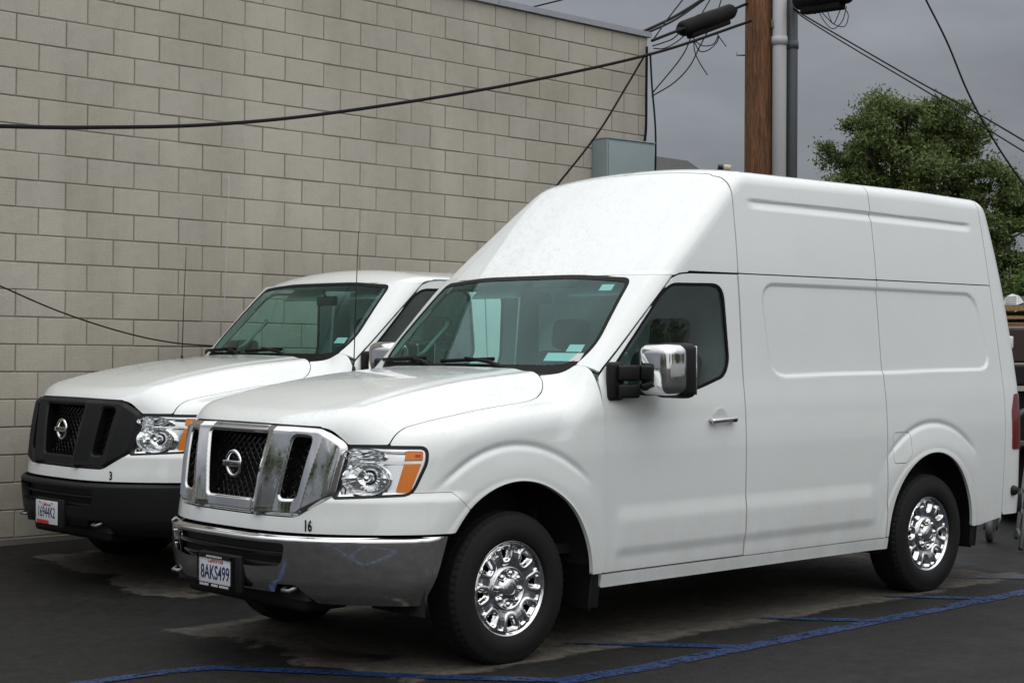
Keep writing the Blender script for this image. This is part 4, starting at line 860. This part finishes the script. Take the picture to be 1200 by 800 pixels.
def facing(x, y, z, yaw=0, tilt=0): return Matrix.Translation((x, y, z)) @ Matrix.Rotation(yaw, 4, 'Z') @ Matrix.Rotation(tilt, 4, 'Y') @ FR
def facet(o): o.data.polygons.foreach_set('use_smooth', [False] * len(o.data.polygons)); return o
def make_van(name, hi, trim, plate, num, loc=(0, 0, 0), rz=0):
    root = empty(name, loc, rz); m = MAT; wht = m['white']
    trimm = m['chrome'] if trim == 'chrome' else m['charcoal']
    both = lambda nm, key, mt, par=root: [place(nm, key, mt, par, s) for s in (False, True)]
    place('hood', 'hood', wht, root); place('front_fascia', 'fascia', wht, root)
    both('front_fender', 'fender', wht); both('windshield_pillar', 'pillar', wht); both('rocker_panel', 'rocker', wht)
    doors = both('cab_door', 'door', wht); sides = both('side_panel', 'side', wht); qs = both('quarter_panel', 'quarter', wht)
    for q, s in zip(qs, (False, True)):
        if not s: place('fuel_door', 'fuel', wht, q)
    for d, s in zip(doors, (False, True)):
        place('door_window', 'window', m['wg'], d, s); place('window_seal', 'winseal', m['seal'], d, s)
    place('windshield', 'glass', m['ws'], root); place('windshield_seal', 'frit', m['seal'], root)
    if hi:
        place('roof_cap', 'cap', wht, root); both('upper_panel', 'up1', wht); both('upper_panel', 'up2', wht); rears = both('rear_door', 'rear', wht)
    else:
        place('roof_cap', 'locap', wht, root); both('roof_panel', 'loroof', wht); rears = both('rear_door', 'lorear', wht)
    for r_, s in zip(rears, (False, True)):
        sg = -1 if s else 1
        place('tail_lamp', 'tail', m['red'], root, s)
        for zz in (1.62, .98): MB().rbox((-4.80, sg * .90, zz), (.05, .045, .085), .008).obj('door_hinge', wht, r_)
        MB().rbox((-4.715, sg * .985, .60), (.075, .07, .07), .03).obj('door_stop', m['black'], r_)
    MB().rbox((-4.93, 0, .50), (.14, 1.8, .15), .03).obj('rear_bumper', m['black'], root)
    # added dark box in the cargo space blocks light so that gaps read dark
    top = 2.45 if hi else 1.95
    MB().box((-3.30, 0, (.5 + top) / 2), (2.75, 1.50, top - .5)).obj('gap_light_block', m['dark'], root)
    ub = MB(); ub.box((-2.0, 0, .46), (5.4, 1.10, .22)); ub.box((-1.88, 0, .40), (2.3, 1.86, .16)); ub.box((.10, 0, .78), (1.25, 1.10, .52)); ub.box((-4.45, 0, .50), (.45, 1.7, .14)); ub.box((.72, 0, .47), (.36, 1.3, .20)); ub.box((.66, 0, .80), (.24, 1.30, .34))
    ub.box((-3.70, 0, .75), (1.15, 1.15, .6)); ub.tube([(0, -.75, .36), (0, .75, .36)], .05); ub.tube([(AX[1], -.75, .37), (AX[1], .75, .37)], .06)
    ub.tube([(-2.4, .35, .33), (-4.7, .55, .33)], .04); ub.obj('underbody', m['dark'], root)
    for ax, rr in ((-.015, .575), (AX[1], .56)):
        for sg in (-1, 1):
            li = MB(); pts = [(ax + rr * math.cos(a), .372 + rr * math.sin(a)) for a in np.linspace(-.15, math.pi + .15, 26)]
            v = [(x, sg * y, z) for x, z in pts for y in (.56, .975)]
            f = [(2 * i, 2 * i + 1, 2 * i + 3, 2 * i + 2) for i in range(25)]
            li.add(v, f, True); li.obj('wheel_arch_liner', m['dark'], root)
    # wheels
    for ax in AX:
        for sg in (1, -1): wheel(root, ax, sg * .868, sg > 0, spin=.5 if ax == 0 else 1.1)
    for ax, zz in ((-.585, .36), (-4.225, .40)):
        for sg in (1, -1):
            fl = MB(); fl.rbox((ax, sg * .865, zz), (.014, .22, .31), .006, Matrix.Rotation(-.10, 3, 'Y')); fl.rbox((ax - .03, sg * .965, zz + .005), (.075, .012, .30), .005, Matrix.Rotation(-.14, 3, 'Y')); fl.obj('mud_flap', m['black'], root)
    # bumper with slotted opening
    bp = place('front_bumper', 'bumper', trimm if trim == 'chrome' else m['black'], root)
    bk = MB(); bk.box((.93, 0, .56), (.10, 1.10, .19)); bk.box((.86, 0, .43), (.20, 1.15, .14)); bk.obj('bumper_backing', m['dark'], bp)
    bx = lambda y, z: float(BX(z)) - .55 * abs(y) ** 3.2
    for zz, th in ((.583, .022), (.530, .012)):
        MB().tube([(bx(y, zz) - .045, y, zz) for y in np.linspace(-.49, .49, 15)], th * .55, 8).obj('bumper_slat', m['black'], bp)
    for sg in (-1, 1):
        MB().tube([(.98, sg * .46, .43), (1.03, sg * .47, .41), (1.03, sg * .52, .41), (.98, sg * .53, .43)], .011, 8).obj('tow_hook', m['steel'], root)
    MB().rbox((.80, 0, .345), (.28, 1.05, .10), .03).obj('air_dam', m['black'], root)
    # licence plate
    px = 1.106; br = MB().rbox((px - .02, .03, .462), (.03, .36, .185), .008).obj('plate_bracket', m['black'], root)
    pl = MB().rbox((px, 0, .462), (.006, .300, .150), .0028).obj('licence_plate', m['plate'], root)
    if trim == 'chrome':
        fr = MB()
        for c, d in (((px + .003, 0, .535), (.012, .318, .020)), ((px + .003, 0, .391), (.012, .318, .020)), ((px + .003, -.152, .463), (.012, .012, .16)), ((px + .003, .152, .463), (.012, .012, .16))): fr.box(c, d)
        fr.obj('plate_frame', m['gloss'], pl)
        lt = MB()
        for k in range(22):
            if k not in (7, 8, 14): lt.box((px + .0095, -.125 + k * .0118, .391), (.001, .0085, .011))
            if 4 < k < 17: lt.box((px + .0095, -.125 + k * .0118, .5335), (.001, .0080, .009))
        lt.obj('frame_lettering', m['plate'], pl)
        text('California', .036, facing(px + .0036, 0, .514), m['platered'], pl, 'state_name', shear=.3)
        text(plate, .098, facing(px + .0036, 0, .451), m['navy'], pl, 'plate_number', xs=.70, bold=.001)
    else:
        text('California', .030, facing(px + .0036, 0, .512), m['platered'], pl, 'state_name', shear=.3)
        text(plate, .098, facing(px + .0036, 0, .460), m['navy'], pl, 'plate_number', xs=.68)
        MB().box((px + .0035, -.05, .400), (.001, .17, .022)).obj('plate_band', m['platered'], pl)
        for sg in (-1, 1): MB().rbox((px + .005, sg * .085, .525), (.006, .018, .009), .002).obj('plate_screw', m['chrome2'], pl)
    # grille
    gr = place('grille_surround', 'grille', trimm, root)
    MB().add([(.80, y, z) for y, z in ((-.60, .78), (.60, .78), (.60, 1.17), (-.60, 1.17))], [(0, 1, 2, 3)]).obj('grille_backing', m['dark'], gr)
    ms = MB(); rg = .0042
    for sgn in (1, -1):
        for c in np.arange(-.9, 1.0, .0475):
            for poly in (CELL, CELR, [(-a, b) for a, b in CELR]):
                t = np.linspace(0, .36, 60); yy = c + sgn * (t - .18) * .98; zz = .83 + t; ins = sdpoly(yy, zz, poly) < .006
                if ins.sum() < 3: continue
                a, b = np.argmax(ins), len(ins) - 1 - np.argmax(ins[::-1])
                P = [(float(front_x(yy[k], zz[k])) - .045 + sgn * .002, yy[k], zz[k]) for k in (a, (a + b) // 2, b)]
                ms.tube(P, rg, 4)
    tag(ms.obj('grille_mesh', m['gloss'], gr), kind='stuff')
    # badge: ring, bar and name
    ex = float(front_x(0, 1.0)) + .012
    RY = Matrix.Rotation(math.pi / 2, 4, 'Z') @ Matrix.Identity(4)
    bd = MB().lathe([(.050, 0), (.056, .010), (.064, .012), (.071, .006), (.071, -.004), (.050, -.004)], 48, Matrix.Translation((ex, 0, .995)) @ Matrix.Rotation(-math.pi / 2, 4, 'Z') @ Matrix.Diagonal((1, 1, 1, 1)), closed=True).obj('badge', m['chrome2'], root)
    MB().rbox((ex + .008, 0, .995), (.020, .160, .030), .004).obj('badge_bar', m['chrome2'], bd)
    text('NISSAN', .027, facing(ex + .0185, 0, .995), m['decal'], bd, 'badge_lettering', xs=1.25)
    MB().box((ex - .025, 0, .995), (.03, .06, .06)).obj('badge_mount', m['black'], bd)
    # fleet number
    ny, nz = .577, .722; nx = float(front_x(ny, nz)); sl_ = -math.atan(.487 * 3.05 * ny ** 2.05)
    text(num, .074, facing(nx + .004, ny, nz, -sl_), m['decal'], root, 'fleet_number', xs=.62, bold=.0022)
    # head lamps
    for s in (False, True):
        sg = -1 if s else 1
        hl_ = place('headlight', 'lampback', m['refl'], root, s)
        place('lamp_lens', 'lens', m['lens'], hl_, s); place('lamp_seal', 'lampseal', m['black'], hl_, s); place('lamp_bezel', 'lampbezel', m['chrome2'], hl_, s)
        place('turn_signal', 'amber1', m['amber'], hl_, s); place('side_reflector', 'amber2', m['amber'], hl_, s); place('marker_lamp', 'marker', m['platered'], hl_, s)
        yaw = R(42) * sg
        bowl = MB().lathe([(.012, -.095), (.050, -.080), (.080, -.048), (.098, -.010), (.103, .0)], 18, Matrix.Translation((.775, sg * .790, .952)) @ Matrix.Rotation(yaw, 4, 'Z') @ Matrix.Rotation(-math.pi / 2, 4, 'Z') @ Matrix.Diagonal((1.15, 1, .78, 1)))
        facet(bowl.obj('low_beam_reflector', m['refl'], hl_))
        MB().lathe([(.0005, .012), (.014, .010), (.018, -.01), (.016, -.05)], 16, Matrix.Translation((.765, sg * .780, .952)) @ Matrix.Rotation(yaw, 4, 'Z') @ Matrix.Rotation(-math.pi / 2, 4, 'Z')).obj('bulb_shield', m['chrome2'], hl_)
        hb_ = MB().lathe([(.010, -.06), (.03, -.045), (.046, -.015), (.050, .0)], 22, Matrix.Translation((.775, sg * .770, 1.066)) @ Matrix.Rotation(yaw, 4, 'Z') @ Matrix.Rotation(-math.pi / 2, 4, 'Z') @ Matrix.Diagonal((2.1, 1, .66, 1))).obj('high_beam_reflector', m['refl'], hl_); facet(hb_)
        # filler strip between grille and lamp
    # mirrors
    ms_ = Matrix.Identity(3) if hi else Matrix.Identity(3) * .8
    for sg in (1, -1):
        mi = MB().rbox((-.735, sg * .99, 1.405), (.11, .05, .205), .02).obj('mirror_base', m['black'], root)
        for zz, dz_ in ((1.352, .075), (1.448, .085)): MB().rbox((-.790, sg * 1.030, zz), (.13, .06, dz_), .014, Matrix.Rotation(sg * -.30, 3, 'Z')).obj('mirror_arm', m['black'], mi)
        hs_ = MB().rbox((-1.015 - (0 if hi else .1), sg * (1.165 if hi else 1.10), 1.462), (.13, .235, .295), .04, ms_ @ Matrix.Rotation(sg * -.10, 3, 'Z')).obj('mirror_housing', m['black'], mi)
        cap = MB().rbox((-.925 - (0 if hi else .12), sg * (1.160 if hi else 1.10), 1.468), (.18, .245, .272), .055, ms_ @ Matrix.Rotation(sg * -.10, 3, 'Z'), 5).obj('mirror_cap', m['chrome2'] if trim == 'chrome' else m['black'], mi)
        MB().rbox((-1.082 - (0 if hi else .085), sg * (1.170 if hi else 1.10), 1.462), (.01, .20, .26), .004, ms_ @ Matrix.Rotation(sg * -.10, 3, 'Z')).obj('mirror_glass', m['chrome2'], mi)
    # door handles
    for d, sg in zip(doors, (1, -1)):
        h = MB(); h.rbox((-1.59, sg * 1.030, 1.175), (.215, .022, .026), .009, Matrix.Rotation(.04, 3, 'Y')); h.rbox((-1.50, sg * 1.015, 1.178), (.025, .03, .02), .006); h.rbox((-1.68, sg * 1.015, 1.172), (.025, .03, .02), .006); h.obj('door_handle', m['chrome'], d); MB().rbox((-1.672, sg * 1.0335, 1.1725), (.035, .018, .020), .006).obj('lock_cylinder', m['black'], d)
        MB().lathe([(.0005, -.004), (.045, -.003), (.062, .0012), (.066, .0008)], 28, Matrix.Translation((-1.585, sg * (1.0035), 1.178)) @ Matrix.Rotation(0 if sg > 0 else math.pi, 4, 'Z')).obj('handle_dish', wht, d)
    # cowl and wipers
    cw = MB(); ys = np.linspace(-.735, .735, 23)
    v = [(-.43 - .07 * float(sst(.66, .8, abs(y))), y, 1.42 - .02 * float(sst(.66, .8, abs(y)))) for y in ys] + [(float(ws_x(y, 1.452)) + .01, y, 1.442) for y in ys]
    cw.add(v, [(i, i + 1, 24 + i, 23 + i) for i in range(22)], True); cw.obj('cowl_panel', m['seal'], root)
    for y0, y1, r1 in ((-.80, -.34, 1.482), (-.16, .26, 1.482)):
        wy_ = np.linspace(y0, y1, 9); bl = MB()
        bl.tube([(float(ws_x(y, 1.500 + .016 * k / 8)) + .026, y, 1.500 + .016 * k / 8) for k, y in enumerate(wy_)], .012, 6)
        a0 = (float(ws_x(y1, 1.45)) + .02, y1 + .14, 1.462); bl.tube([a0, (float(ws_x(y1, 1.49)) + .045, y1 + .02, 1.500), (float(ws_x(y0, 1.51)) + .04, (y0 + y1) / 2, 1.520)], [.016, .012, .008], 6)
        bl.obj('wiper', m['seal'], root)
    # stickers on the glass
    def stick(nm, y, z, w, h, mt, yaw=0):
        p = Vector((float(ws_x(y, z)) - .012, y, z)); sl2 = math.atan2(1, 1.04)
        st = MB(); st.box((0, 0, 0), (.0015, w, h), None); o = st.obj(nm, mt, root); o.location = p; o.rotation_euler = (0, -(math.pi / 2 - R(44)), R(9) if y > .3 else 0); return o
    if hi: stick('inspection_sticker', .66, 1.915, .085, .050, m['sticker'])
    stick('parking_sticker', .735, 1.578, .10, .055, m['sticker'])
    if trim == 'chrome':
        stick('dashboard_paper', .70, 1.530, .24, .062, m['sticker'])
    # cab interior
    it = MB(); it.rbox((-.76, 0, 1.35), (.36, 1.50, .18), .06); it.rbox((-.86, 0, 1.10), (.26, 1.56, .45), .06); it.obj('dashboard', m['grey'], root)
    MB().box((-.46, 0, .98), (.03, 1.36, .76)).obj('firewall', m['dark'], root); MB().box((-1.2, 0, .52), (1.5, 1.66, .05)).obj('cab_floor', m['dark'], root)
    bh = MB(); bh.box((-1.93, 0, 1.24), (.03, 1.66, 1.44)); bh.obj('bulkhead', m['bulk'], root)
    hd = MB(); hd.box((-1.52, 0, 1.975), (.74, 1.54, .02)); hd.obj('headliner', m['liner'], root)
    for yy in (.42, -.42):
        st = MB(); st.rbox((-1.45, yy, .93), (.52, .52, .16), .06); st.rbox((-1.72, yy, 1.25), (.15, .50, .62), .06, Matrix.Rotation(R(-12), 3, 'Y')); st.rbox((-1.80, yy, 1.66), (.10, .28, .19), .045, Matrix.Rotation(R(-8), 3, 'Y')); st.tube([(-1.79, yy - .06, 1.52), (-1.79, yy - .06, 1.62)], .008); st.tube([(-1.79, yy + .06, 1.52), (-1.79, yy + .06, 1.62)], .008)
        st.obj('seat', m['seat'], root)
    swm = MB(); Ms = Matrix.Translation((-1.03, .42, 1.36)) @ Matrix.Rotation(R(-62), 4, 'Y')
    swm.tube([Ms @ Vector((.19 * math.cos(a), .19 * math.sin(a), 0)) for a in np.linspace(0, 2 * math.pi, 32, endpoint=False)], .016, 8, closed=True); swm.rbox(Ms @ Vector((0, 0, -.02)), (.10, .13, .05), .02, Ms.to_3x3()); swm.tube([Ms @ Vector((0, -.19, 0)), Ms @ Vector((0, .19, 0))], .014); swm.tube([Ms @ Vector((0, 0, 0)), (-.80, .42, 1.22)], .03); swm.obj('steering_wheel', m['black'], root)
    for sg in (1, -1):
        MB().tube([(-.86 - .03 * k, sg * (.80 - .012 * abs(k - 4) ** 1.2 * 0 - (.03 if 0 < k < 8 else 0)), 1.52 + .026 * k) for k in range(9)], .013, 8).obj('grab_handle', m['grey'], root)
    rm = MB(); rm.rbox((-1.10, 0, 1.865), (.03, .24, .07), .014); rm.tube([(-1.09, 0, 1.89), (-1.05, 0, 1.955)], .008); rm.obj('rear_view_mirror', m['black'], root)
    for yy in (.42, -.42): MB().rbox((-1.20, yy, 1.915), (.13, .42, .016), .006, Matrix.Rotation(R(38), 3, 'Y')).obj('sun_visor', m['liner'], root)
    # whip antenna on the far fender
    an = MB(); an.tube([(-.335, -.755, 1.40), (-.335, -.755, 1.46)], [.016, .010], 10); an.obj('antenna_base', m['black'], root)
    MB().tube([(-.335, -.755, 1.45), (-.350, -.757, 1.85), (-.372, -.762, 2.26)], [.0035, .0030, .0022], 6).obj('antenna', m['black'], root)
    return root
van1 = make_van('cargo_van', True, 'chrome', '8AKS499', '16')
tag(van1, 'white high-roof cargo van with chrome grille and bumper, numbered 16, nearest the camera', 'van', 'white vans parked side by side')
van2 = make_van('cargo_van', False, 'black', '16944K2', '3', (-.575, -2.845, .036), -.020)
tag(van2, 'white low-roof van with black grille and black bumper, numbered 3, beside the block wall', 'van', 'white vans parked side by side')
